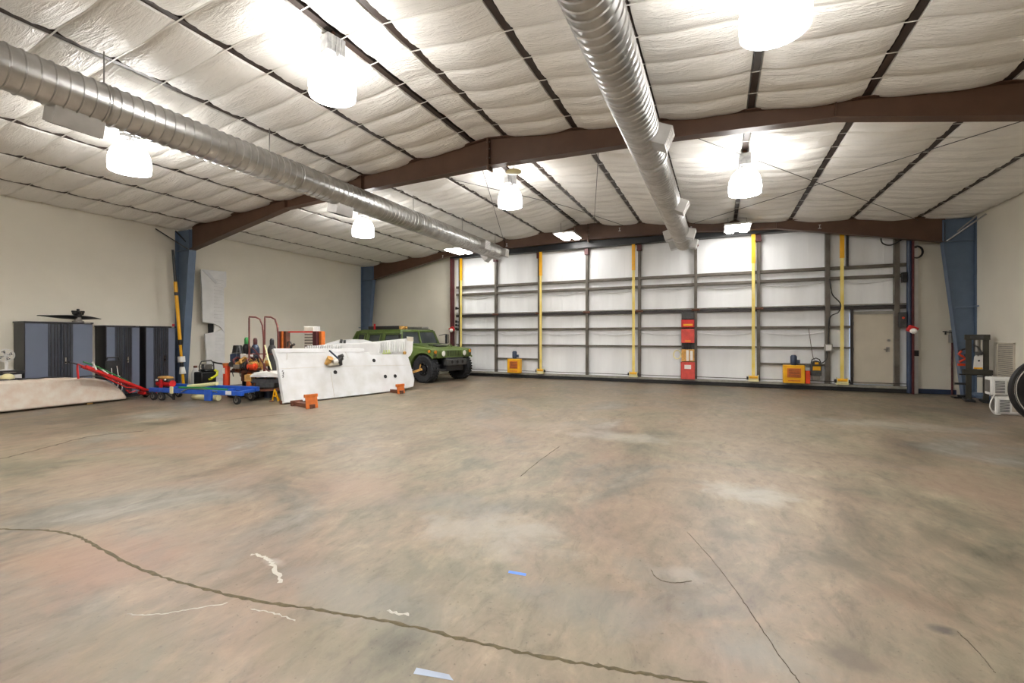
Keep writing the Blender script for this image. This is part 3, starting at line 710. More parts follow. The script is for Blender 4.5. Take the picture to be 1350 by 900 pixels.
# propeller on the first cabinet
cz = 1.935
pc = Vector((-14.2, atX(103, 420, -14.2).y, cz)); BL = {-1: pc.y-atX(50, 416, -14.2).y, 1: atX(132, 420, -14.2).y-pc.y}
t = thing('propeller', pc, 'dark two blade aircraft propeller with hub lying on top of a cabinet', 'propeller')
M().lathe([(.0, 0), (.11, 0), (.11, .03), (.07, .05), (.07, .12), (.0, .12)]).build('spinner_backplate', 'steel', t)
M().rings([((0, 0, .10), .06), ((0, 0, .2), .075), ((0, 0, .24), .05), ((0, 0, .27), .03)]).ball((0, .07, .22), .045).ball((0, -.07, .22), .045).ball((.07, 0, .23), .04).cyl((0, -.12, .26), (0, .12, .26), .025).cyl((0, 0, .24), (0, 0, .33), .028).build('hub', 'black', t, bevel=.003)
for s in (-1, 1):
    m = M(); secs = []
    for k in range(9):
        f = k/8; y = s*(.04+f*(BL[s]-.04)); c_ = .055+.10*math.sin(PI*min(1, f*.85+.12)); th = .035*(1-f)+.008; tw = .5*(1-f)
        secs.append([(c_*math.cos(a)*math.cos(tw)-th*math.sin(a)*math.sin(tw), y, .12-.02*f*s+c_*math.cos(a)*math.sin(tw)*.6+th*math.sin(a)) for a in [2*PI*j/12 for j in range(12)]])
    m.add([p for q in secs for p in q], [(i*12+k, i*12+(k+1) % 12, (i+1)*12+(k+1) % 12, (i+1)*12+k) for i in range(8) for k in range(12)]+[tuple(range(12)), tuple(8*12+k for k in range(12))])
    m.build('blade', 'black', t)

# ---- rounded fibreglass cowling in front of the cabinets
n = []
X0 = -13.45
prof = [(3.4, .03), (6.38, .03), (6.36, .10), (6.28, .24), (6.14, .40), (5.96, .53), (5.75, .60), (5.5, .63), (4.9, .645), (3.4, .66)]
t = thing('aircraft_fairing', (X0, 0, 0), 'long stained white fibreglass fairing with rounded end lying before the cabinets', 'aircraft part')
M().prism([(0, y, z) for y, z in prof], (-.34, 0, 0)).build('shell', 'fib', t, bevel=.05, seg=4)
M().tube([(-.02, 5.45, .655), (-.03, 5.65, .665), (-.03, 5.85, .63), (-.03, 6.02, .545), (-.02, 6.14, .44)], .016, 8).build('edge_seal', 'black', t)
M().prism([(-.05, 3.6, .65), (-.05, 5.4, .635), (-.05, 5.2, .66), (-.05, 4.9, .67), (-.05, 4.6, .66), (-.05, 4.2, .68), (-.05, 3.6, .67)], (-.2, 0, 0)).build('torn_flange', 'fib', t, bevel=.005)
M().tube([(-.1, 4.45, .67), (-.08, 4.6, .69), (-.08, 4.75, .675), (-.1, 4.9, .69), (-.1, 5.1, .67), (-.1, 5.3, .68)], .014, 8).build('rubber_trim', 'black', t)
M().box(-.3, 3.8, 0, -.05, 3.9, .05).box(-.3, 5.6, 0, -.05, 5.7, .05).build('support_block', 'tan', t)
# tool on it
q = atX(13, 493, -13.6)
t = thing('bench_sander', (-13.62, q.y, .675), 'black low tool with cream dome resting on the fibreglass fairing', 'tool')
M().box(-.13, -.22, 0, .1, .18, .03).build('base', 'black', t, bevel=.01)
M().ball((0, -.03, .05), .11, (1, 1, .8)).build('dome', 'cream', t)
M().prism([(0, -.26, .11), (0, .2, .11), (0, .26, .18), (0, .16, .2), (0, -.24, .2), (0, -.3, .16)], (-.16, 0, 0)).build('arm_cover', 'black', t, bevel=.012)
M().box(.0, -.1, .155, .005, .1, .165).build('trim_line', 'chrome', t)
# white box + fans
t = thing('white_crate', (-14.25, 3.6, 0), 'white box behind the fibreglass fairing, under the fans', 'box')
M().box(-.3, -.4, 0, .15, 1.10, .80).build('crate_body', 'whitepaint', t, bevel=.01)
M().box(-.31, -.41, .80, .16, 1.11, .84).build('lid', 'whitepaint', t, bevel=.008)
def fan(y, z0, r, hz, label):
    t = thing('desk_fan', (-14.2, y, z0), label, 'fan', group='white fans at the left edge')
    M().lathe([(0, 0), (.13, 0), (.13, .015), (.06, .035), (0, .035)]).build('base', 'whitepaint', t)
    M().cyl((0, 0, .03), (-.02, 0, hz-.02), .028, .022).build('stand', 'whitepaint', t)
    hd = M().cyl((-.06, 0, hz), (.03, 0, hz), .045).build('motor', 'whitepaint', t)
    g = M()
    for rr in (1, .8, .6, .4): 
        n_ = 28; g.tube([(.06+.03*(1-rr), rr*r*math.cos(2*PI*k/n_), hz+rr*r*math.sin(2*PI*k/n_)) for k in range(n_+1)], .004 if rr < 1 else .009, 5)
    for k in range(12):
        a = 2*PI*k/12; g.tube([(.09, 0, hz), (.06, r*math.cos(a), hz+r*math.sin(a))], .003, 5)
    g.build('guard', 'whitepaint', t)
    for k in range(4):
        a = 2*PI*k/4+.4
        M().prism([(.04, .02*math.cos(a), hz+.02*math.sin(a)), (.05, .8*r*math.cos(a-.3), hz+.8*r*math.sin(a-.3)), (.03, .85*r*math.cos(a+.35), hz+.85*r*math.sin(a+.35))], (.004, 0, 0)).build('blade', 'dgrey', t)
    t.rotation_euler.z = -.5
fan(4.49, .84, .135, .34, 'white desk fan in front of the first cabinet, its grey blades visible')
fan(4.16, .84, .13, .36, 'white desk fan cut by the left edge of the photo')

# ---- column-side poles
t = thing('rigging_pole', (-14.15, 7.98, 0), 'yellow pole with black top end leaning in the corner by the blue column', 'pole')
def pz(y): return atX(232, y, -14.1).z
yl = Vector((-14.02, 8.02, 0)); yt = Vector((-14.12, 7.78, 4.05)); o0 = Vector((-14.15, 7.98, 0))
def pp(z): f = z/4.05; return yl+(Vector((yt.x, yt.y, 0))-yl)*f+Vector((0, 0, z))-o0
M().cyl(pp(3.15), pp(4.05), .034).build('upper_tube', 'black', t)
M().cyl(pp(1.5), pp(3.15), .045).build('yellow_sleeve', 'yellow', t)
M().cyl(pp(2.76), pp(2.85), .05).cyl(pp(1.35), pp(1.5), .05).cyl(pp(.72), pp(.85), .05).build('black_ring', 'black', t)
M().cyl(pp(.05), pp(1.35), .036).build('lower_tube', 'yellow', t)
M().cyl(pp(.86), pp(1.02), .09).cyl(pp(.52), pp(.72), .085, .06).build('white_float', 'whitepaint', t)
M().cyl(pp(0), pp(.14), .11, .08).build('foot', 'black', t)
t = thing('red_bar', (-14.2, 7.84, 0), 'red bar standing behind the yellow pole', 'bar')
M().cyl((0, 0, 0), (0, -.0, 1.95), .03).build('bar_shaft', 'red', t)

# ---- tall white flap leaning on the wall
wx = -14.42
def wv(x, y): q = atX(x, y, wx); return Vector((0, q.y, max(q.z, .0)))
def beads(xa, xb, y0, st, n):
    m = M()
    for k in range(n):
        p1, p2 = wv(xa, y0+k*st), wv(xb, y0+k*st); m.box(.045, p1.y, p1.z-.012, .058, p2.y, p1.z+.012)
    return m.v, m.f
t = thing('aircraft_flap', (wx, 0, 0), 'tall narrow white aircraft flap leaning on the left wall, with a notch', 'aircraft part')
M().prism([wv(263.5, 355), wv(297, 358), wv(297.5, 366), wv(297, 378), wv(294, 380), wv(294.5, 415), wv(295, 440), wv(291.5, 433.5), wv(288, 430), wv(280, 426.5), wv(266, 424.5), wv(265.5, 400), wv(264.5, 375)], (.05, 0, 0)).add(*beads(281, 293, 368, 4.6, 13)).build('upper_skin', 'wing2', t, bevel=.008)
M().prism([wv(269, 440), wv(280, 438), wv(291.5, 434.5), wv(295, 440), wv(295, 508), wv(273.5, 508)], (.05, 0, 0)).add(*beads(283, 293.5, 441, 4.1, 16)).build('lower_skin', 'wing2', t, bevel=.008)
a = wv(275, 428); b = wv(281, 439)
M().box(-.03, a.y, b.z-.02, .02, b.y, a.z+.03).build('notch_shadow', 'hole_shadow', t)  # dark block, paints the shadow seen through the notch
M().prism([wv(282, 428.5), wv(290, 432.5), wv(284, 437.5), wv(281, 438)], (.03, 0, 0)).build('horn_inside', 'whitepaint', t, bevel=.004)
M().prism([wv(265, 356), wv(272, 357), wv(285, 372), wv(283, 374)], (.062, 0, 0)).build('gusset', 'wing', t)
M().box(-.12, wv(268, 508).y, 0, .1, wv(290, 508).y, .02).build('rest_block', 'black', t)

# ---- pressure washer with lime hose
q = fl(258, 508); q = Vector((-13.9, 8.55, 0))
t = thing('pressure_washer', q, 'small black machine with tube handle and lime yellow hose, before the tall white flap', 'machine')
M().box(-.17, -.24, .05, .2, .2, .55).box(-.2, -.1, .55, .15, .18, .62).build('casing', 'black', t, bevel=.03)
M().tube([(.12, -.22, .5), (.1, -.24, .72), (.1, -.18, .86), (.1, .1, .88), (.1, .17, .8), (.12, .18, .5)], .018).tube([(.1, -.2, .7), (.1, .16, .72)], .014).build('handle_frame', 'dgrey', t)
M().box(-.02, -.12, .62, .14, .12, .78).build('engine_top', 'steel', t, bevel=.02)
M().tube([(.22, .12, .6), (.27, .18, .55), (.28, .16, .45), (.28, .05, .38), (.27, -.02, .36)], .035).build('hose', 'lime', t)
M().box(.2, -.05, .30, .24, .06, .36).build('nozzle_block', 'lime', t, bevel=.01)
for s in (-1, 1): M().lathe([(.0, -.025), (.1, -.025), (.12, -.01), (.12, .01), (.1, .025), (0, .025)], (0, s*.26, .12), 'Y', 24).build('wheel', 'rubber', t)
# white jug behind it
t = thing('white_jug', (-14.2, 8.44, 0), 'white plastic bottle beside the small black machine', 'bottle')
M().lathe([(0, 0), (.10, 0), (.11, .03), (.11, .5), (.06, .62), (.05, .66), (0, .66)]).build('jug_body', 'whitepaint', t)
M().cyl((0, 0, .66), (0, 0, .72), .05).build('cap', 'rust', t)

# ---- red towing boom
base = fl(190, 524); H0 = Vector((-13.0, 5.22, .98))
t = thing('tow_bar', (base.x, base.y, 0), 'long red tow bar on small wheels, its handle raised before the cabinets', 'tow bar')
hh = H0-Vector((base.x, base.y, 0))
s0 = Vector((.05, .12, .13))
d = (hh-s0); side = Vector((0, 0, 1)).cross(d).normalized()
def al(f, up=0, sd=0): return s0+d*f+Vector((0, 0, up))+side*sd
M().bar(al(0, 0, .05), al(.93, 0, .05), .04, .06).build('boom', 'red', t, bevel=.004)
M().bar(al(0, 0, -.05), al(.93, 0, -.05), .04, .06).build('boom', 'red', t, bevel=.004)
M().tube([al(.25, -.05, .03), al(.4, -.13, .06), al(.62, -.08, .03), al(.8, -.01)], .016).tube([al(.3, -.14, -.03), al(.37, -.18), al(.33, -.22, .02), al(.25, -.12, .03)], .012).build('brace_loop', 'red', t)
M().tube([al(.3, .05), al(.55, .09), al(.8, .12), al(.93, .1)], .014).build('lever_rod', 'green', t)
M().tube([al(.66, .02, .08), al(.72, .14, -.06), al(.76, .10, -.12)], .016).tube([al(.82, .0, .1), al(.85, .16, .06)], .018).build('clip', 'whitepaint', t)
M().tube([al(.93), al(1.0, .0), al(1.0, -.12), al(.99, -.32)], .02).build('handle_end', 'red', t)
M().tube([al(.98, 0, 0), al(1.07, -.02, 0), al(1.1, -.03, 0)], .016).build('grip', 'black', t)
for sd in (-.13, .13):
    p = s0+side*sd; p.z = .085
    w_ = M().lathe([(0, -.025), (.06, -.025), (.085, -.018), (.085, .018), (.06, .025), (0, .025)], p, side, 24).build('wheel', 'rubber', t)
    M().lathe([(0, -.028), (.05, -.028), (.05, .028), (0, .028)], p, side, 20).build('rim', 'steel', w_)
M().box(-.10, -.1, .10, .2, .2, .17).build('axle_block', 'red', t, bevel=.01)
M().box(.1, -.05, .12, .3, .1, .2).build('hitch', 'black', t, bevel=.01)
# dark open cart leaning at cabinet 2 (black frame)
t = thing('hand_truck', (-13.93, 6.30, 0), 'black hand truck with white cord standing before the second cabinet', 'hand truck')
M().tube([(.02, -.14, .05), (.0, -.16, .95), (-.0, -.12, 1.06), (0, .1, 1.06), (0, .14, .95), (.02, .14, .05)], .018).build('frame', 'black', t)
M().box(.0, -.15, .55, .03, .15, .98).build('back_panel', 'black', t, bevel=.008)
M().box(0, -.15, 0, .26, .15, .02).build('toe_plate', 'black', t)
M().tube([(.05, .05, .85), (.08, .08, .5), (.09, .03, .2), (.1, .10, .06), (.1, .14, .3), (.06, .1, .6)], .008).tube([(.04, -.06, .8), (.08, -.04, .4), (.1, -.08, .12), (.1, -.02, .05)], .008).build('cord', 'whitepaint', t)

# ---- blue jacking dolly
A = fl(202, 527); B = fl(318, 533); 
L_ = (Vector((B.x-A.x, B.y-A.y, 0))).length; ang = math.atan2(B.y-A.y, B.x-A.x)
t = thing('blue_dolly', (A.x, A.y, 0), 'long low blue aircraft dolly frame on small wheels, before the tall white flap', 'dolly', rz=ang)
M().box(-.1, -.04, .20, L_+.05, .04, .31).build('front_beam', 'blue', t, bevel=.01)
M().box(-.05, .56, .24, L_-.1, .64, .35).build('rear_beam', 'blue', t, bevel=.01)
for x in (.05, 1.0, 1.9, L_-.25): M().box(x, .03, .22, x+.09, .58, .29).build('cross_beam', 'blue', t, bevel=.008)
M().box(1.75, -.09, .06, 1.96, -.03, .32).build('pocket', 'blue', t, bevel=.01)
M().box(2.35, -.046, .22, 2.52, -.04, .31).build('sticker', 'whitepaint', t)
M().box(.62, -.06, .19, .72, -.035, .36).build('clamp_plate', 'cream', t, bevel=.006)
M().tube([(.98, -.05, .24), (1.2, -.05, .33), (1.7, -.05, .33), (2.1, -.045, .27)], .014).build('tie_rod', 'steel', t)
M().box(.66, -.02, .03, .70, .02, .2).bar((.68, 0, .05), (.4, 0, .2), .025, .03).build('stand_leg', 'black', t)
for (x, y) in ((.05, 0), (.32, 0), (L_-.1, 0), (.1, .6), (L_-.3, .6)):
    r = .10
    w_ = M().lathe([(0, -.03), (r*.7, -.03), (r, -.02), (r, .02), (r*.7, .03), (0, .03)], (x, y-.02, r), 'Y', 24).build('wheel', 'rubber', t)
    M().lathe([(.02, -.034), (r*.55, -.034), (r*.55, .034), (.02, .034)], (x, y-.02, r), 'Y', 16).build('rim', 'steel', w_)
    M().box(x-.02, y-.06, r, x+.02, y-.045, .22).build('fork', 'dgrey', t)
ML = Matrix.Translation((A.x, A.y, 0)) @ Matrix.Rotation(ang, 4, 'Z')
def dl(x, y, z): return ML @ Vector((x, y, z))
# red compressor sitting on the dolly's left end
t = thing('air_compressor', dl(-.0, .3, .29), 'red compact compressor with pale lid sitting on the left end of the blue dolly', 'compressor', rz=ang)
t.scale = (.75, .75, .68)
M().cyl((-.28, 0, .14), (.34, 0, .14), .12, n=24).build('tank', 'red', t)
M().box(-.26, -.12, .2, -.02, .12, .32).box(.06, -.12, .2, .3, .12, .33).build('pump_head', 'dgrey', t, bevel=.03)
M().ball((.02, .0, .36), .2, (1.6, .8, .35)).build('cover', 'tan', t)
M().box(-.02, -.2, .0, .07, -.13, .3).build('post', 'red', t, bevel=.01)
M().cyl((-.2, -.16, .28), (-.2, -.12, .28), .035).cyl((.18, -.16, .3), (.18, -.12, .3), .03).build('gauge', 'whitepaint', t)
M().box(-.2, -.1, 0, .28, .1, .04).build('foot', 'black', t)
m = M().tube([dl(.75, .32, .33), dl(1.2, .36, .37), dl(1.7, .3, .43)], .045, 12)
tag(m.build('cream_tube', 'cream'), 'pale cream tube lying across the blue dolly', 'tube')
m = M().tube([dl(.62, .18, .315), dl(1.3, .2, .32), dl(2.2, .14, .315)], .022, 8)
tag(m.build('green_strut', 'green'), 'thin green strut lying on the blue dolly', 'strut')
t = thing('wood_roll', dl(1.0, .35, .0), 'tan cardboard roll lying on the floor under the blue dolly', 'roll', rz=ang)
M().cyl((-.1, 0, .07), (.7, 0, .07), .07, n=20).build('roll_body', 'cream', t)
# dark dome shaped things behind the dolly
for i, (x, y, r, lb) in enumerate([(1.55, 1.05, .26, 'round black tyre lying behind the blue dolly, left of the dark post'), (2.15, 1.0, .24, 'round black tyre lying behind the blue dolly, by the orange stand')]):
    p = dl(x, y, 0); t = thing('small_tyre', p, lb, 'tyre', group='loose tyres behind the dolly')
    M().lathe([(r*.55, .03), (r*.75, 0), (r*.95, .03), (r, .1), (r*.95, .2), (r*.75, .24), (r*.55, .21), (r*.55, .03)], n=32).build('tread', 'rubber', t)
    M().lathe([(0, .08), (r*.55, .06), (r*.55, .2), (r*.45, .17), (0, .15)], n=24).build('hub', 'dgrey', t)
    if i == 1: M().cyl((-.05, 0, .1), (-.05, 0, .62), .028).build('axle', 'dgrey', t)

# ---- orange stand and engine
O = Vector((-12.50, 8.26, 0))
t = thing('engine_stand', O, 'red orange engine stand with black handle, left of the tan engine', 'stand', rz=.28)
M().cyl((0, 0, .06), (0, 0, .78), .085).build('front_post', 'redor', t)
M().cyl((0, 0, .78), (0, 0, .85), .095).build('post_cap', 'orange', t)
M().box(-.05, -.09, .56, .02, -.078, .72).build('label_patch', 'whitepaint', t)
M().tube([(-.03, -.02, .82), (-.25, -.05, .85), (-.36, -.07, .88)], .022).build('crank_handle', 'black', t)
M().cyl((.60, .12, .06), (.60, .12, .66), .07).build('rear_post', 'orange', t)
M().box(-.25, -.05, .02, 1.0, .05, .09).box(-.1, .2, .02, .9, .3, .09).box(.2, -.2, .03, .3, .4, .09).build('base_frame', 'redor', t, bevel=.01)
M().box(0, .06, .58, .66, .2, .64).build('top_beam', 'dgrey', t, bevel=.01)
E0 = O+Vector((.10, .36, .68))
t = thing('aircraft_engine', E0, 'cluttered tan and black aircraft engine mounted on the red orange stand', 'engine', rz=.28)
M().cyl((-.1, 0, .12), (.62, 0, .12), .17, n=20).box(-.02, -.12, -.02, .6, .12, .2).build('crankcase', 'tan', t, bevel=.02)
for i, x in enumerate((.0, .2, .42, .6)):
    for s in (-1, 1):
        m = M(); 
        for k in range(5): m.cyl((x, s*(.15+.045*k), .14), (x, s*(.175+.045*k), .14), .10-.004*k, n=16)
        m.cyl((x, s*.12, .14), (x, s*.4, .14), .07, n=14)
        m.build('cylinder', 'dgrey' if (i+s) % 2 else 'tan', t)
for i, x in enumerate((.1, .32, .52)):
    M().tube([(x+.08, -.15, .3), (x+.1, -.3, .24), (x+.05, -.42, .05), (x-.04, -.4, -.1), (x-.1, -.3, -.2)], .012).build('ignition_lead', 'black', t)
    M().tube([(x, -.1, .25), (x-.05, -.22, .33), (x-.06, -.36, .26), (x, -.38, .16)], .03).build('intake_pipe', 'tan' if i % 2 else 'maroon', t)
M().tube([(-.1, -.2, -.02), (.2, -.28, -.08), (.55, -.25, -.05), (.7, -.1, .02)], .04).build('exhaust_pipe', 'rust', t)
M().cyl((.5, -.33, .08), (.70, -.33, .08), .095, n=20).cyl((.70, -.33, .08), (.74, -.33, .08), .05).build('starter', 'redor', t)
M().cyl((.44, -.37, .08), (.49, -.37, .08), .11, n=20).build('flange_ring', 'black', t)
M().box(.1, -.44, .02, .3, -.3, .14).build('carburettor', 'steel', t, bevel=.015)
M().box(-.2, -.2, .2, 0, .0, .42).build('magneto', 'darkblue', t, bevel=.02)
M().cyl((.05, 0, .28), (.05, 0, .42), .07).box(-.05, -.05, .3, .3, .1, .4).build('oil_filter', 'whitepaint', t, bevel=.01)
M().tube([(.3, .1, .3), (.45, -.05, .38), (.62, -.15, .33), (.7, -.2, .2)], .022).tube([(-.1, -.1, .3), (.1, -.25, .2), (.2, -.3, .0)], .018).build('hose', 'black', t)
M().cyl((.15, -.1, -.02), (.15, -.1, -.35), .06).box(.3, -.2, -.3, .5, -.02, -.02).build('lower_sump', 'rust', t, bevel=.02)
q = E0+Vector((-.13, -.02, .42))
t = thing('black_bucket', q, 'black bucket turned upside down on top of the engine', 'bucket'); t.scale = (.75, .75, .8)
M().lathe([(0, .30), (.13, .30), (.15, .28), (.185, .02), (.2, .0), (.19, 0), (.17, .02), (.14, .26), (0, .28)]).build('bucket_body', 'black', t)
M().tube([(-.2, -.1, .04), (0, -.22, .02), (.2, -.08, .04)], .01).build('bail', 'steel', t)

# ---- gas cylinders and cart hoops
def gas(x, d_, h, cap, body, label):
    p = atD(x, 443, d_); p.z = 0
    t = thing('gas_cylinder', p, label, 'gas cylinder', group='gas cylinders by the welding carts')
    r = .115
    M().lathe([(0, 0), (r, 0), (r, h-.34), (r*.92, h-.28), (r*.62, h-.21), (.045, h-.19), (0, h-.19)]).build('bottle', body, t)
    M().lathe([(.05, h-.2), (.058, h-.19), (.058, h-.06), (.04, h-.01), (0, h)]).build('cap', cap, t)
gas(325, 13.5, 1.57, 'green', 'black', 'tall gas cylinder with green cap, first in the row')
gas(336.5, 13.4, 1.55, 'maroon', 'darkblue', 'tall gas cylinder with maroon cap, in the middle of the row')
gas(358.5, 13.3, 1.54, 'black', 'dgrey', 'tall gas cylinder with black cap, next to the orange rack')
def hoop(xa, xb, d_, label):
    a = atD(xa, 417.5, d_); b = atD(xb, 417.5, d_); W = Vector((b.x-a.x, b.y-a.y, 0)); zt = a.z
    t = thing('cylinder_cart', (a.x, a.y, 0), label, 'cart', group='brown pipe cylinder carts')
    lo = Vector((0, 0, .02))
    pts = [Vector((0, 0, .1)), Vector((0, 0, zt-.05)), Vector((0, 0, zt)), W*.45+Vector((0, 0, zt-.01)), W*.75+Vector((0, 0, zt-.07)), W*.92+Vector((0, 0, zt-.25)), W+Vector((0, 0, zt-.6)), W*1.03+Vector((0, 0, .1))]
    M().tube(pts, .022, 10).build('hoop_frame', 'brown', t)
    nrm = Vector((-W.y, W.x, 0)).normalized()*-1
    for z in (.55, 1.1): M().bar(W*0+Vector((0, 0, z)), W+Vector((0, 0, z)), .03, .03).build('cross_rail', 'brown', t)
    M().prism([nrm*.0+Vector((0, 0, .1)), W+Vector((0, 0, .1)), W-nrm*.3+Vector((0, 0, .1)), -nrm*.3+Vector((0, 0, .1))], (0, 0, .02)).build('foot_plate', 'brown', t)
    for c_ in (Vector((0, 0, 0)), W): 
        M().lathe([(0, -.03), (.09, -.03), (.12, -.015), (.12, .015), (.09, .03), (0, .03)], c_+Vector((0, 0, .12))+W.normalized()*(-.05 if c_.length < .01 else .05), W, 20).build('wheel', 'rubber', t)
    return t
hoop(328.5, 347.5, 12.85, 'brown pipe cylinder cart hoop, the left one of two')
hoop(349, 367, 12.7, 'brown pipe cylinder cart hoop, the right one of two, touching the orange rack')
cable([atD(332, 458, 12.2), atD(338, 464, 12.0), atD(344, 474, 11.9), atD(352, 487, 11.7), atD(358, 491, 11.6)], .018, 'maroon', 'dark red hose slanting down before the gas cylinders', 'hose')
cable([atD(349, 455, 12.1), atD(352, 466, 12.0), atD(355, 478, 11.9), atD(358, 487, 11.9), atD(352, 470, 11.95), atD(347, 480, 12.0)], .018, 'cream', 'looped pale hose hanging on the right cylinder cart', 'hose')

# ---- small tractor-like cart with white tray and wheel
p0 = fl(352, 526)
t = thing('utility_cart', (p0.x, p0.y, 0), 'brown grubby cart with white top and black tyre, left of the white wing', 'cart', rz=.35)
M().box(-.42, -.06, .56, .42, .5, .60).prism([(-.42, -.06, .60), (-.30, -.06, .68), (.1, -.06, .70), (.42, -.06, .62), (.42, -.06, .6)], (0, .56, 0)).build('white_tray', 'whitepaint', t, bevel=.01)
M().box(-.45, .0, .40, .35, .45, .52).box(-.3, .0, .28, .2, .4, .42).build('engine_deck', 'dgrey', t, bevel=.02)
M().box(-.58, -.04, .45, -.40, .4, .62).build('side_box', 'tan', t, bevel=.01)
for x in (-.36, -.1, .16, .4): M().bar((x, .02, .28), (x+.05, .02, .56), .03, .03).build('strut', 'rust', t)
M().bar((-.45, .05, .2), (.45, .05, .26), .05, .06).bar((-.45, .4, .2), (.45, .4, .26), .05, .06).build('chassis', 'rust', t)
for (x, y) in ((-.32, -.09), (-.32, .50)):
    w_ = M().lathe([(.085, -.05), (.12, -.065), (.175, -.05), (.175, .05), (.12, .065), (.085, .05), (.085, -.05)], (x, y, .175), 'Y', 28).build('wheel', 'rubber', t)
    M().lathe([(0, -.055), (.075, -.06), (.085, -.02), (.085, .02), (.075, .06), (0, .055)], (x, y, .175), 'Y', 20).build('rim', 'whitepaint', w_)
M().bar((.4, .05, 0), (.38, .05, .25), .04, .04).bar((.4, .4, 0), (.38, .4, .25), .04, .04).build('rest_leg', 'rust', t)
q = fl(343, 515)
t = thing('yellow_trestle', atD(362, 443, 11.2)*1, 'small yellow A shaped stand on the floor behind the white wing edge', 'stand')
t.location.z = 0; t.scale = (.7, .7, .7)
M().bar((-.1, 0, 0), (0, 0, .42), .04, .03).bar((.12, .05, 0), (.0, 0, .42), .04, .03).bar((0, .2, 0), (0, 0, .4), .04, .03).box(-.06, -.03, .16, .08, .02, .2).build('legs', 'yellow', t)
M().tube([(-.2, 0, .02), (-.1, -.1, .015), (.05, -.05, .015), (.1, -.12, .015), (-.05, -.16, .015)], .015).build('chain', 'rust', t)
t = thing('blue_can', atD(354, 443, 11.9), 'small dark blue drum under the grubby cart', 'can'); t.location.z = 0
M().lathe([(0, 0), (.11, 0), (.115, .01), (.11, .02), (.11, .26), (.115, .27), (.11, .28), (0, .28)]).build('can_body', 'darkblue', t)

# ---- orange rack behind the wing
def vpt(x, d_, z=0): p = atD(x, 443, d_); return Vector((p.x, p.y, z))
dk_ = 13.5
a, b = vpt(371, dk_), vpt(421.5, dk_)
t = thing('orange_rack', a, 'orange and brown steel rack with a thin red top bar, behind the white wing', 'rack')
W = b-a; u = W.normalized(); zt = atD(370, 436.5, dk_).z
def upost(c, w1, mm): M().bar(c, c+Vector((0, 0, zt)), w1, .14).build('post', mm, t, bevel=.01)
upost(u*-.04, .09, 'maroon'); upost(u*.06, .07, 'orange'); upost(u*.16, .12, 'rust')
upost(W-u*.10, .16, 'maroon'); upost(W+u*.07, .10, 'orange')
M().bar(Vector((0, 0, zt-.02)), W+Vector((0, 0, zt-.02)), .04, .045).build('top_bar', 'red', t)
M().bar(Vector((0, 0, .3)), W+Vector((0, 0, .3)), .04, .08).build('lower_bar', 'orange', t)
M().box(-.3, -.2, 0, .3, .2, .03).build('foot', 'rust', t)
M().box(W.x-.3, W.y-.2, 0, W.x+.3, W.y+.2, .03).build('foot', 'rust', t)
# louvred panel
c_ = vpt(407.5, 14.0)
t = thing('louvred_cooler', c_, 'tall white framed box with beige louvres behind the red top bar', 'cooler', rz=.55)
zb = atD(407, 430, 14.0).z
M().box(-.165, .03, 0, .24, .3, zb).build('casing', 'whitepaint', t, bevel=.012)
M().box(-.14, 0, .7, .12, .03, zb-.03).build('grille_panel', 'ventbeige', t)
m = M()
for k in range(12):
    z = .75+k*(zb-.85)/12; m.box(-.13, -.012, z, .11, .0, z+.045)
m.build('louvres', 'door_steel', t)
c_ = vpt(383, 12.3)
t = thing('propane_tank', c_, 'orange tank with black valve handle seen over the white wing', 'tank')
M().lathe([(0, .72), (.12, .74), (.16, .80), (.16, 1.14), (.12, 1.22), (0, 1.25)]).cyl((0, 0, 0), (0, 0, .74), .12).build('tank_body', 'orange', t)
M().tube([(-.12, 0, 1.32), (-.1, 0, 1.44), (-.02, 0, 1.46), (.05, 0, 1.36), (0, 0, 1.24)], .018).tube([(0, 0, 1.22), (.03, 0, 1.34), (.14, 0, 1.38)], .035).build('valve', 'black', t)

# ================================================================== THE WHITE WING PANEL
WA = Vector((-9.25, 7.42, 0)); WB = Vector((-8.35, 11.0, 0)); wd_ = (WB-WA).normalized()
wn = Vector((wd_.y, -wd_.x, 0))                      # faces the camera side
tilt = math.radians(17); WN = (wn*math.cos(tilt)+Vector((0, 0, 1))*math.sin(tilt)).normalized()
WU = (Vector((0, 0, 1))*math.cos(tilt)-wn*math.sin(tilt)).normalized()
def wp(x, y): return atP(x, y, WA+Vector((0, 0, .1)), WN)
def WP(pts, off=0): return [wp(*p)+WN*off for p in pts]
t = thing('aircraft_wing', (0, 0, 0), 'large white aircraft wing panel standing on edge in orange stands', 'aircraft wing')
M().prism(WP([(374.5, 531), (366, 475), (360.5, 459), (480, 459), (480, 464.5), (487, 464), (487.5, 467.5), (537, 467), (541, 479), (546.5, 500), (545, 509), (520, 515), (440, 524.5)]), -WN*.12).build('skin', 'wing', t, bevel=.008)
M().prism(WP([(361, 459.3), (479.5, 459.3), (480, 463.6), (363, 464.8)], .001), WN*.006).build('leading_strip', 'wing', t)
m = M()
for a, b in [((368, 486), (450, 482.5)), ((450, 482.5), (541, 481)), ((379, 459), (378, 474)), ((441, 524), (436, 490)), ((455, 463), (459, 472))]:
    m.bar(wp(*a)+WN*.001, wp(*b)+WN*.001, .008, .006)
m.build('panel_seam', 'ventbeige', t)
for x, y in [(442, 490.5), (493, 475), (508, 496), (521, 495.5)]:
    c_ = wp(x, y); M().cyl(c_-WN*.02, c_+WN*.006, .052, n=24).build('round_hole_shadow', 'hole_shadow', t)  # solid dark discs, the shadow in the holes put into colour
m = M(); rn = random.Random(3)
for k in range(5):
    y = 489+k*2.0; a = [(371.5+rn.uniform(0, 3), y+rn.uniform(-1, 1)) for _ in range(5)]
    m.tube([wp(*p)+WN*.004 for p in a], .006, 5)
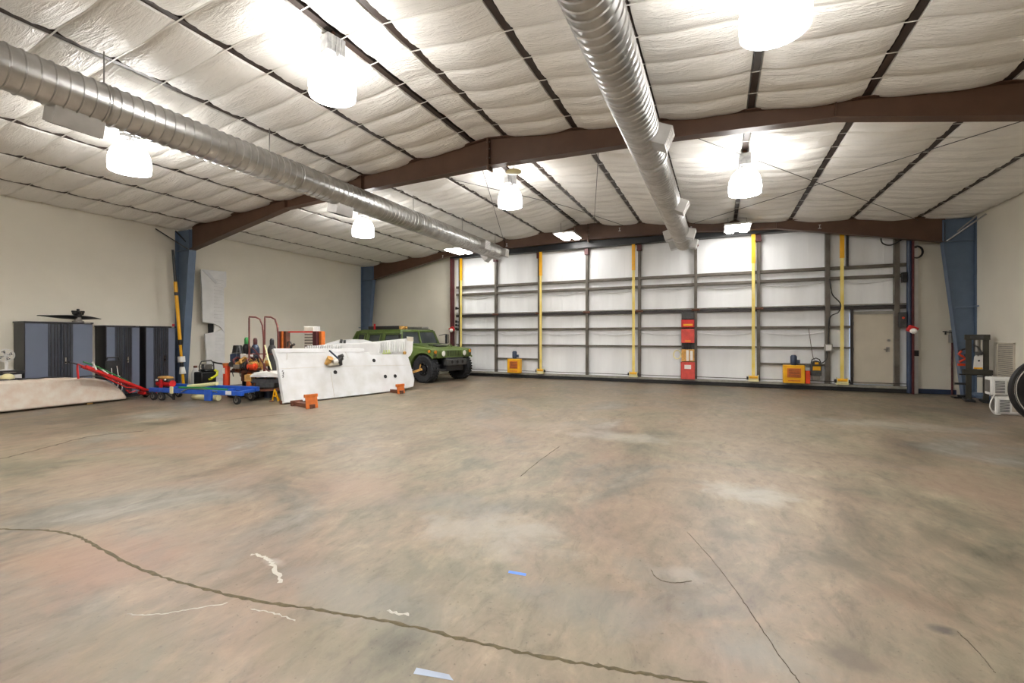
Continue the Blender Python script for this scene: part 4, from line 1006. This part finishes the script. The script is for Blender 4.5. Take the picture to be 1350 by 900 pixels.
m.build('marker_scribble', 'dgrey', t)
m = M()
for (x, y, w1, h1) in [(377, 470, 5, 1), (372, 472.5, 3.5, 4), (455, 466, 3, 2), (383, 478, 3, 2), (486, 482, 3, 2)]:
    pass
# landing gear fitting on it
g = wp(438, 478)
gp = M()
def G(x, y, off): return wp(x, y)+WN*off
M().cyl(G(430, 480, .0), G(431, 472, .14), .055).cyl(G(431, 478, .05), G(431, 474, .18), .075).build('gear_knuckle', 'tan', t)
M().bar(G(431, 481, .05), G(446, 479, .05), .1, .09).build('gear_bracket', 'ventbeige', t, bevel=.015)
M().ball(G(438, 475, .08), .075).cyl(G(436, 478, .1), G(442, 477, .1), .06).build('gear_housing', 'whitepaint', t)
M().cyl(G(442, 479, .04), G(447, 473, .16), .06).cyl(G(447.5, 481, .05), G(445, 477, .12), .055).cyl(G(444, 472, .1), G(447, 471, .2), .05).build('gear_cylinder', 'dgrey', t)
M().cyl(G(428.5, 465, .22), G(444, 475, .12), .022).build('gear_rod', 'darkblue', t)
# orange stands
def stand(px, py, wpx, top, label):
    p = fl(px, py); c1 = wp(px, top)
    t = thing('wing_stand', (p.x, p.y, 0), label, 'stand', rz=math.atan2(wn.y, wn.x), group='orange wing stands')
    W = wpx/2/600*(p.y*.91-p.x*.414)
    ht = (py-top)/600*(p.y*.91-p.x*.414)
    # local +x = towards the viewer side, y along the wing
    M().prism([(.0, -W, 0), (.03, -W, 0), (-.02, -W, ht), (-.05, -W, ht)], (0, 2*W, 0)).build('front_plate', 'orange', t, bevel=.006)
    M().box(-.75, -.06, 0, .05, .06, .09).build('base_beam', 'rust', t, bevel=.008)
    M().box(-.06, -W-.02, ht-.06, .0, W+.01, ht+.01).build('top_lip', 'orange', t, bevel=.006)
    M().box(-.72, -W, 0, -.66, W, .12).build('rear_plate', 'rust', t, bevel=.006)
    return t
stand(411, 538, 16, 520, 'orange wing stand at the left, under the nearer end of the white wing')
stand(528.5, 518.5, 11.5, 506.5, 'orange wing stand at the right, under the far end of the white wing')
a = Vector((WA.x, WA.y, 0))-wn*.12+wd_*.02; b = Vector((WB.x, WB.y, 0))-wn*.12
m = M().bar(a+Vector((0, 0, .045)), a+wd_*1.05+Vector((0, 0, .045)), .10, .09)
tag(m.build('timber_rail', 'rust', None, bevel=.006), 'rust brown timber under the left end of the white wing', 'timber')
m = M().bar(a+wd_*2.4+Vector((0, 0, .045)), b+Vector((0, 0, .045))-wd_*.25, .10, .09)
tag(m.build('timber_rail', 'rust', None, bevel=.006), 'rust brown timber under the right end of the white wing', 'timber')
for i, (f, mm, lb) in enumerate([(1.3, 'tan', 'small tan block under the wing, nearest its left stand'), (1.55, 'rust', 'small brown block under the middle of the wing'), (1.85, 'dgrey', 'small dark block under the middle of the wing'), (2.12, 'tan', 'small tan block under the wing, towards its right stand')]):
    p = a+wd_*f; o = M().box(-.07, -.08, 0, .06, .08, .09+.02*(i % 2)).build('wood_block', mm, None, bevel=.01)
    o.location = p; o.rotation_euler.z = .2+i*.5; tag(o, lb, 'block', 'blocks under the wing')

# ribbed control surfaces behind
def slab(name, pts, d0, d1, x0, x1, th, mm, label, cat, ribs=None, ridge=None):
    # pts lie on the vertical plane through the floor points below (x0,d0) and (x1,d1)
    P0, P1 = vpt(x0, d0), vpt(x1, d1); e = (P1-P0).normalized(); n_ = Vector((e.y, -e.x, 0))
    if n_.dot(P0) > 0: n_ = -n_
    t = thing(name, P0, label, cat)
    Q = lambda x, y: atP(x, y, P0, n_)-P0
    m = M().prism([Q(*p) for p in pts], -n_*th)
    if ribs:
        for k in range(ribs[4]):
            f = k/(ribs[4]-1); x = ribs[0]+(ribs[1]-ribs[0])*f
            m.bar(Q(x, ribs[2](x))+n_*.008, Q(x-.6, ribs[3](x))+n_*.012, .035, .035)
    m.build('skin', mm, t, bevel=.003)
    return t, Q, n_
t, Q, n_ = slab('elevator_panel', [(400, 520), (402, 457), (440, 453), (470, 452), (500, 452), (500, 515)], 12.3, 13.1, 402, 470, .06, 'wing2', 'ribbed pale aircraft panel standing behind the left half of the wing', 'aircraft part', (406, 450, lambda x: 455.4, lambda x: 461, 16))
M().box(-.02, -.02, 0, .05, .05, .03).build('rest_foot', 'black', t)
t, Q, n_ = slab('aileron_panel', [(456, 513), (456, 454), (500, 449.8), (536, 446), (537, 449), (544.5, 450), (544, 462), (541.5, 468), (538, 471), (536, 500), (520, 507)], 13.2, 14.4, 460, 540, .08, 'wing2', 'ribbed white aircraft aileron standing behind the right half of the wing', 'aircraft part', (459, 534, lambda x: 455.5-(x-459)*.098, lambda x: 466-(x-459)*.03, 24))
M().prism([Q(504, 461.5)+n_*.01, Q(515, 460.8)+n_*.01, Q(515, 466)+n_*.01, Q(504, 466.5)+n_*.01], n_*.01).build('green_patch', 'patch', t)
M().cyl(Q(533, 465)+n_*0, Q(533, 465)+n_*.05, .05).build('hinge_fitting', 'tan', t)
M().prism([Q(537, 443.5), Q(545, 444), Q(545, 450), Q(537, 449)], -n_*.05).build('tip_tab', 'ventbeige', t)
t, Q, n_ = slab('wingtip_panel', [(428, 515), (428, 453.5), (446, 448.5), (462, 447), (480, 447.5), (490, 450), (494, 514)], 14.2, 14.9, 430, 494, .12, 'wing', 'smooth white wingtip piece behind the ribbed panels', 'aircraft part')
M().cyl(Q(449, 452)+n_*.04, Q(450, 447)+n_*.04, .04).cyl(Q(454, 455)+n_*.05, Q(454.5, 448)+n_*.04, .035).box(-.01, -.01, 0, .01, .01, .01).build('hinge_bracket', 'dgrey', t)

# ================================================================== THE GREEN TRUCK
K['tyre'] = mat('worn_tyre', rgb(34, 36, 40), .7, var=.3, vscale=20, bump=.3, bscale=60)
T = thing('military_truck', (-9.05, 13.93, 0), 'wide olive green off-road truck with black tyres, parked in the back left corner', 'truck', rz=math.radians(-9))
# lower body: side profile with wheel arches, extruded across the width
def arch(cx, r, z0, n=9): return [(cx+r*math.cos(PI*k/(n-1)), z0+r*math.sin(PI*k/(n-1))*1.0) for k in range(n)]
prof = [(.42, .86), (.45, 1.10), (.33, 1.16), (-.95, 1.27), (-4.05, 1.27), (-4.10, 1.15), (-4.08, .62), (-3.92, .60)]
rear = [(-3.3+.58*math.cos(PI-PI*k/8), .55+.50*math.sin(PI*k/8)) for k in range(9)]
prof += rear+[(-2.6, .48), (-.66, .48)]
front = [(.58*math.cos(PI-.76*PI*k/8), .49+.52*math.sin(.76*PI*k/8)) for k in range(9)]
prof += front
W2 = 1.04
M().prism([(x, -W2, z) for x, z in prof], (0, 2*W2, 0)).build('body', 'truckg', T, bevel=.03, seg=3)
# hood raised between the fenders
M().prism([(.42, -.62, 1.08), (.38, -.62, 1.14), (-.97, -.62, 1.34), (-1.07, -.62, 1.34), (-1.07, -.62, 1.1)], (0, 1.24, 0)).build('hood', 'truckg', T, bevel=.025, seg=3)
M().box(-.35, -.25, 1.29, .1, .25, 1.315, Matrix.Rotation(.15, 3, 'Y'), (-.37, 0, -.038)).build('hood_vent', 'black', T, bevel=.005)
for y in (-.5, .5): M().tube([(-.05, y, 1.18), (-.05, y, 1.27), (-.13, y, 1.30), (-.22, y, 1.27), (-.24, y, 1.2)], .014).build('lifting_loop', 'truckg', T)
# nose: grille, headlamps
M().box(.42, -.80, .84, .48, .80, 1.12).build('nose_panel', 'truckg', T, bevel=.03)
for k in range(9): M().box(.475, -.36+.085*k, .90, .488, -.325+.085*k, 1.09).build('grille_slot_shadow', 'hole_shadow', T, bevel=.005)  # solid dark bars, shadow in the grille slots painted on
for y in (-.56, .56):
    h = M().lathe([(0, .0), (.10, .0), (.10, .035), (.085, .045), (0, .055)], (.475, y, 1.0), 'X', 28).build('headlamp', 'lamp_w', T)
    M().lathe([(.10, .0), (.125, .0), (.125, .03), (.10, .05)], (.475, y, 1.0), 'X', 28).build('headlamp_ring', 'truckg', h)
for y in (-.92, .92):
    M().cyl((.42, y, 1.06), (.49, y, 1.06), .055).build('turn_lamp', 'amber', T)
    M().cyl((.42, y, .95), (.48, y, .95), .045).build('marker_lamp', 'dgrey', T)
    M().box(.42, y-.11, .87, .455, y+.11, 1.13).build('lamp_housing', 'truckg', T, bevel=.01)
M().cyl((.30, -1.03, 1.08), (.30, -1.065, 1.08), .05).build('side_reflector', 'amber', T)
# bumper
M().box(.45, -.50, .58, .66, .50, .80).build('bumper', 'dgrey', T, bevel=.02)
for y in (-.28, 0, .28): M().cyl((.65, y, .70), (.666, y, .70), .055).build('bumper_hole_shadow', 'hole_shadow', T)  # dark discs paint the shadow inside the bumper openings
M().box(.3, -.45, .38, .55, .45, .85).build('skid_plate', 'black', T, bevel=.03)
for y in (-.85, .85): M().bar((.5, y*.5, .42), (.1, y*.95, .46), .08, .08).build('control_arm', 'black', T)
M().box(-3.9, -.62, .42, .3, .62, .62).build('chassis', 'black', T)
# wheels
def wheel(x, y, s):
    r = .475; w_ = .17
    tw = M().lathe([(.24, -w_*.8), (.34, -w_*1.0), (.43, -w_*.98), (r-.01, -w_*.8), (r, -w_*.4), (r, w_*.4), (r-.01, w_*.8), (.43, w_*.98), (.34, w_), (.24, w_*.8)], (x, y, r), 'Y', 48).build('tyre', 'tyre', T)
    m = M()
    for k in range(30):
        a = 2*PI*k/30
        for q in (-1, 1):
            a2 = a+(q*.05)
            R_ = Matrix.Rotation(-a2, 3, 'Y'); m.box(r-.02, (-.15 if q < 0 else .02), -.033, r+.018, (-.02 if q < 0 else .15), .033, R_, (x, y, r))
    m.build('tread_blocks', 'tyre', tw)
    rim = M().lathe([(.245, s*w_*.75), (.20, s*w_*.80), (.19, s*w_*.35), (.13, s*w_*.30), (.12, s*w_*.6), (.07, s*w_*.68), (0, s*w_*.68)], (x, y, r), 'Y', 36).lathe([(.245, -.12), (.245, .12)], (x, y, r), 'Y', 36).lathe([(0, 0), (.24, 0)], (x, y, r), 'Y', 36).build('rim', 'black', tw)
    for k in range(8):
        a = 2*PI*k/8; M().cyl((x+.155*math.cos(a), y+s*w_*.3, r+.155*math.sin(a)), (x+.155*math.cos(a), y+s*w_*.42, r+.155*math.sin(a)), .018, n=8).build('wheel_bolt', 'steel', tw)
for x in (0, -3.3):
    for s in (-1, 1): wheel(x, s*.90, s)
# cabin with sloping sides
zr = 1.80
def cab_quad(x0, x1, z0, z1, s, off=0, inset0=0, inset1=0):
    f = lambda z: (1.02-(z-1.27)/(zr-1.27)*.17)*s
    return [(x0+inset0, f(z0)+off*s, z0), (x1, f(z0)+off*s, z0), (x1-inset1, f(z1)+off*s, z1), (x0+inset0, f(z1)+off*s, z1)]
P8 = [(-1.10, 1.02, 1.25), (-1.10, -1.02, 1.25), (-1.27, .85, zr), (-1.27, -.85, zr), (-4.05, 1.02, 1.25), (-4.05, -1.02, 1.25), (-3.55, .85, zr), (-3.55, -.85, zr)]
# pillars and frame
M().add([P8[2], P8[3], P8[7], P8[6], (-1.27, .85, zr+.04), (-1.27, -.85, zr+.04), (-3.5, -.8, zr+.05), (-3.5, .8, zr+.05)], [(0, 1, 2, 3), (4, 7, 6, 5), (0, 4, 5, 1), (1, 5, 6, 2), (2, 6, 7, 3), (3, 7, 4, 0)]).build('roof', 'truckg', T, bevel=.02)
for s in (-1, 1):
    side = M()
    for x0, x1 in [(-.76, -.70), (-2.22, -2.10), (-3.1, -2.98)]:
        if x0 > -1: side.bar((-1.12, s*1.0, 1.27), (-1.28, s*.84, zr), .07, .07).bar((-4.02, s*.99, 1.25), (-3.52, s*.83, zr), .12, .08)
        else: side.prism(cab_quad(x0, x1, 1.27, zr, s), (0, -.05*s, 0))
    side.build('pillars', 'truckg', T, bevel=.008)
    M().prism(cab_quad(-3.58, -1.27, 1.70, zr, s), (0, -.05*s, 0)).prism(cab_quad(-4.05, -1.1, 1.27, 1.36, s), (0, -.05*s, 0)).build('side_rail', 'truckg', T, bevel=.008)
    for x0, x1, tl in [(-2.10, -1.16, .12), (-2.98, -2.22, 0), (-3.62, -3.1, 0)]:
        M().prism(cab_quad(x0, x1, 1.36, 1.70, s, -.025, 0, tl), (0, -.008*s, 0)).build('side_window', 'glass', T)
        if x0 < -1.95:
            fr = M(); q = [Vector(p) for p in cab_quad(x0+.06, x1-.06, 1.40, 1.67, s, .004)]
            for a, b in zip(q, q[1:]+q[:1]): fr.bar(a, b, .05, .02)
            fr.build('window_frame', 'truckg', T)
M().prism([(-4.07, -1.0, 1.2), (-4.0, -1.0, 1.2), (-3.50, -1.0, 1.80), (-3.57, -1.0, 1.80)], (0, 2.0, 0)).build('tailgate', 'truckg', T, bevel=.02)
# windscreen
for s in (-1, 1):
    M().prism([(-1.13, s*.03, 1.30), (-1.13, s*.92, 1.30), (-1.27, s*.80, zr-.04), (-1.27, s*.03, zr-.04)], (-.012, 0, 0)).build('windscreen', 'glass', T)
fr = M()
for a, b in [((-1.11, -.98, 1.29), (-1.11, .98, 1.29)), ((-1.28, -.84, zr-.02), (-1.28, .84, zr-.02)), ((-1.11, 0, 1.29), (-1.27, 0, zr-.02)), ((-1.11, -.96, 1.29), (-1.27, -.82, zr-.02)), ((-1.11, .96, 1.29), (-1.27, .82, zr-.02))]:
    fr.bar(a, b, .07, .05)
fr.build('windscreen_frame', 'truckg', T, bevel=.006)
M().box(-2.0, -.6, 1.25, -1.6, -.2, 1.6).box(-2.0, .2, 1.25, -1.6, .6, 1.6).build('seats', 'black', T, bevel=.05)
# mirrors
for s in (-1, 1):
    a = M().box(-.95, s*1.16-.02, 1.32, -.90, s*1.16+.09*s, 1.66).build('mirror', 'black', T, bevel=.015)
    M().tube([(-1.12, s*.98, 1.62), (-.95, s*1.15, 1.68), (-.9, s*1.30, 1.66), (-.9, s*1.30, 1.34), (-.95, s*1.15, 1.30), (-1.12, s*1.0, 1.32)], .012).build('mirror_arm', 'black', a)
# fender flares
for s in (-1, 1):
    for cx in (0, -3.3):
        aa = PI if cx < -1 else .78*PI
        pts = [(cx+.61*math.cos(PI-aa*k/10), s*1.045, .50+.54*math.sin(PI-aa*k/10)) for k in range(11)]
        M().tube(pts, .03).build('wheel_arch', 'truckg', T)
# things carried on the roof
RT = T.location+Rz(math.radians(-9)) @ Vector((0, 0, zr+.05))
def tl(x, y, z=0): return T.location+Rz(math.radians(-9)) @ Vector((x, y, z+zr+.05))
t = thing('roof_box', tl(-2.25, -.62), 'long black case lying on the roof of the green truck', 'case', rz=math.radians(-9))
M().box(-.95, -.12, 0, .75, .14, .13).build('case_body', 'black', t, bevel=.01)
M().box(.75, -.12, .0, .95, .12, .12).cyl((.95, 0, .06), (1.02, 0, .06), .05).build('end_fitting', 'tan', t, bevel=.01)
t = thing('red_strap', tl(-2.80, -.765, -.02), 'red strap hanging over the black case on the truck roof', 'strap', rz=math.radians(-9))
M().box(-.04, -.012, .0, .04, .012, .24).build('strap_band', 'red', t)
m = M().tube([tl(-1.2, -.45, .09), tl(-.95, -.40, .07), tl(-.2, -.3, .02)], .022)
t = thing('silver_ladder', tl(-1.95, .1, 0), 'silver ladder lying on the roof of the green truck', 'ladder', rz=math.radians(-9))
for y in (-.17, .17): M().box(-1.4, y-.012, .03, .95, y+.012, .10).build('side_rail', 'galv2', t)
for k in range(8): M().cyl((-1.2+.3*k, -.17, .065), (-1.2+.3*k, .17, .065), .014, n=8).build('rung', 'steel', t)
for x in (-1.1, .6): M().box(x-.03, -.7, 0, x+.03, .6, .03).build('roof_bar', 'black', t)

# wooden stick beside the front wheel, pale cream
p = atD(553, 490, 14.1)
cablep = [atD(545, 491.5, 14.0), atD(556, 486.5, 14.0)]
t = thing('wood_stick', (atD(545, 491, 14.0).x, atD(545, 491, 14.0).y, 0), 'short pale timber prop sticking out beyond the right end of the wing', 'timber')
o_ = t.location
M().bar(cablep[0]-Vector((.4, 0, .1))-o_, cablep[1]-o_, .07, .07).bar(cablep[1]-o_+Vector((-.08, 0, 0)), cablep[1]-o_+Vector((-.04, 0, .14)), .03, .03).build('prop', 'tan', t, bevel=.005)
M().box(-.45, -.06, 0, -.3, .06, .36).build('prop_foot', 'rust', t)

# ================================================================== RIGHT SIDE
pL = Vector((5.57, 14.93, 0)); 
t = thing('shop_press', pL, 'dark upright hydraulic shop press beside the wide blue column', 'press', rz=-.25)
Wp, Hp = .40, 1.64
M().box(0, -.05, 0, .10, .05, Hp).build('upright', 'olive_press', t, bevel=.006)
M().box(Wp-.10, -.05, 0, Wp, .05, Hp).build('upright', 'olive_press', t, bevel=.006)
hd = M().box(-.02, -.07, Hp-.13, Wp+.02, .07, Hp).build('head_beam', 'olive_press', t, bevel=.01)
M().box(.07, -.078, Hp-.10, Wp-.10, -.07, Hp-.03).build('name_plate', 'dgrey', hd)
M().rings([((Wp/2, 0, Hp-.13), .06), ((Wp/2, 0, Hp-.42), .06), ((Wp/2, 0, Hp-.42), .035), ((Wp/2, 0, Hp-.56), .035)]).build('ram', 'steel', t)
M().tube([(.12, -.06, Hp-.25), (.2, -.12, Hp-.3), (.26, -.1, Hp-.42), (.16, -.1, Hp-.46)], .018).box(.15, -.12, Hp-.5, .28, -.06, Hp-.42).build('pump', 'dgrey', t, bevel=.01)
c1 = M().prism([(.12, -.09, .80), (.29, -.09, .80), (.29, -.09, 1.16), (.23, -.09, 1.16), (.21, -.09, 1.10), (.18, -.09, 1.16), (.14, -.09, 1.10), (.13, -.09, .95)], (0, .01, 0)).build('white_guard', 'whitepaint', t, bevel=.004)
M().box(.13, -.1, .80, .28, -.09, .84).build('yellow_strip', 'yellow', c1)
M().cyl((.22, -.094, 1.0), (.22, -.088, 1.0), .02).build('guard_hole_shadow', 'hole_shadow', c1)  # dark disc coloured as the shadow in the guard opening
M().box(-.06, -.10, .66, Wp+.06, -.05, .78).box(-.06, .05, .66, Wp+.06, .10, .78).build('bed', 'olive_press', t, bevel=.006)
M().cyl((-.12, -.0, .65), (Wp+.05, 0, .65), .015).build('pin', 'black', t)
M().cyl((-.20, -.06, .42), (.0, -.02, .42), .025).build('side_pin', 'black', t)
M().box(-.04, -.30, 0, .14, .30, .05).build('foot', 'black', t, bevel=.008)
M().box(Wp-.14, -.30, 0, Wp+.02, .30, .05).build('foot', 'black', t, bevel=.008)
M().box(.1, -.03, .15, Wp-.1, .03, .22).build('cross_brace', 'blue_steel', t)
t = thing('chain_hoist', atY(1271, 478, 15.2), 'small orange and black tool hanging on the blue column by the press', 'tool')
m = M().tube([(-.09, 0, .02), (.03, 0, .10), (-.03, 0, .16), (-.10, 0, .22), (-.05, 0, .3)], .028).box(-.12, -.03, -.08, .12, .03, -.02)
m.build('orange_jaw', 'redor', t, bevel=.004)
M().tube([(-.1, .02, .28), (-.02, .02, .33), (.06, .02, .36), (.1, .02, .3), (.03, .02, .2), (.08, .02, .0)], .02).build('dark_clamp', 'black', t)
q = fl(1269, 525)
t = thing('floor_plate', (q.x, q.y, 0), 'black steel foot plate on the floor under the blue column', 'plate')
M().box(-.2, -.10, 0, .12, .10, .04).box(-.1, -.03, .04, .1, .03, .09).build('plate', 'black', t, bevel=.01)
# long thin rod
t = thing('steel_rod', atY(1300, 497, 14.3), 'thin dark steel rod resting across the white heaters and the press', 'rod')
M().cyl((-.12, .1, 0), (.62, -.1, 0), .012, n=8).build('rod_shaft', 'black', t)
# two stacked heaters
def heater(loc, rz, tilt_, label):
    t = thing('window_heater', loc, label, 'air unit', rz=rz, group='white air units stacked on the floor')
    M().box(0, 0, 0, .40, .36, .37).build('casing', 'whitepaint', t, bevel=.02)
    f = M().box(.03, -.018, .03, .37, 0, .34).build('front_panel', 'whitepaint', t, bevel=.008)
    m = M()
    for k in range(8): m.box(.06, -.024, .06+.032*k, .20, -.018, .075+.032*k)
    m.build('grille_bars', 'dgrey', f)
    M().box(.23, -.022, .07, .34, -.018, .30).build('control_panel', 'ventbeige', f)
    sd = M()
    for k in range(7): sd.box(-.006, .05+.04*k, .06, 0, .07+.04*k, .31)
    sd.build('side_louvres', 'steel', t)
    return t
q = fl(1318, 547); 
heater((5.17, 12.62, 0), -.2, 0, 'lower of the two stacked white air units, standing on the floor')
heater((5.10, 12.62, .38), -.12, 0, 'upper of the two stacked white air units, behind the black dish')
tag(cable([(5.16, 12.6, .42), (5.06, 12.5, .3), (5.04, 12.5, .15), (5.12, 12.52, .02), (5.2, 12.5, .02)], .012, 'whitepaint', None, 'power_cord'), 'white power cord hanging down beside the stacked air units', 'cord')
# big black dish at the right edge
q = fl(1384, 561)
t = thing('spinner_dish', (q.x, q.y, 0), 'large black dish with shiny rim standing on edge, cut by the right photo edge', 'dish')
nv = Vector((.24, -.96, .09)).normalized(); Rr = .60
c_ = Vector((0, 0, Rr))
M().lathe([(0, -.22), (.2, -.20), (.36, -.14), (.48, -.06), (.53, .0), (.5, .0), (.44, -.04), (.3, -.12), (0, -.17)], c_, nv, 64).build('bowl', 'black', t)
M().lathe([(.52, -.02), (.56, .03), (.60, .02), (.605, -.04), (.58, -.08), (.54, -.07), (.52, -.02)], c_, nv, 64).build('tyre_rim', 'black', t)
M().lathe([(.50, .01), (.52, .025), (.54, .03), (.545, .02), (.52, .0)], c_, nv, 64).build('bright_ring', 'chrome', t)
M().box(.0, .25, 0, .3, .5, .1).bar((.1, .3, .05), (.04, .2, .55), .05, .05).build('stand', 'black', t)
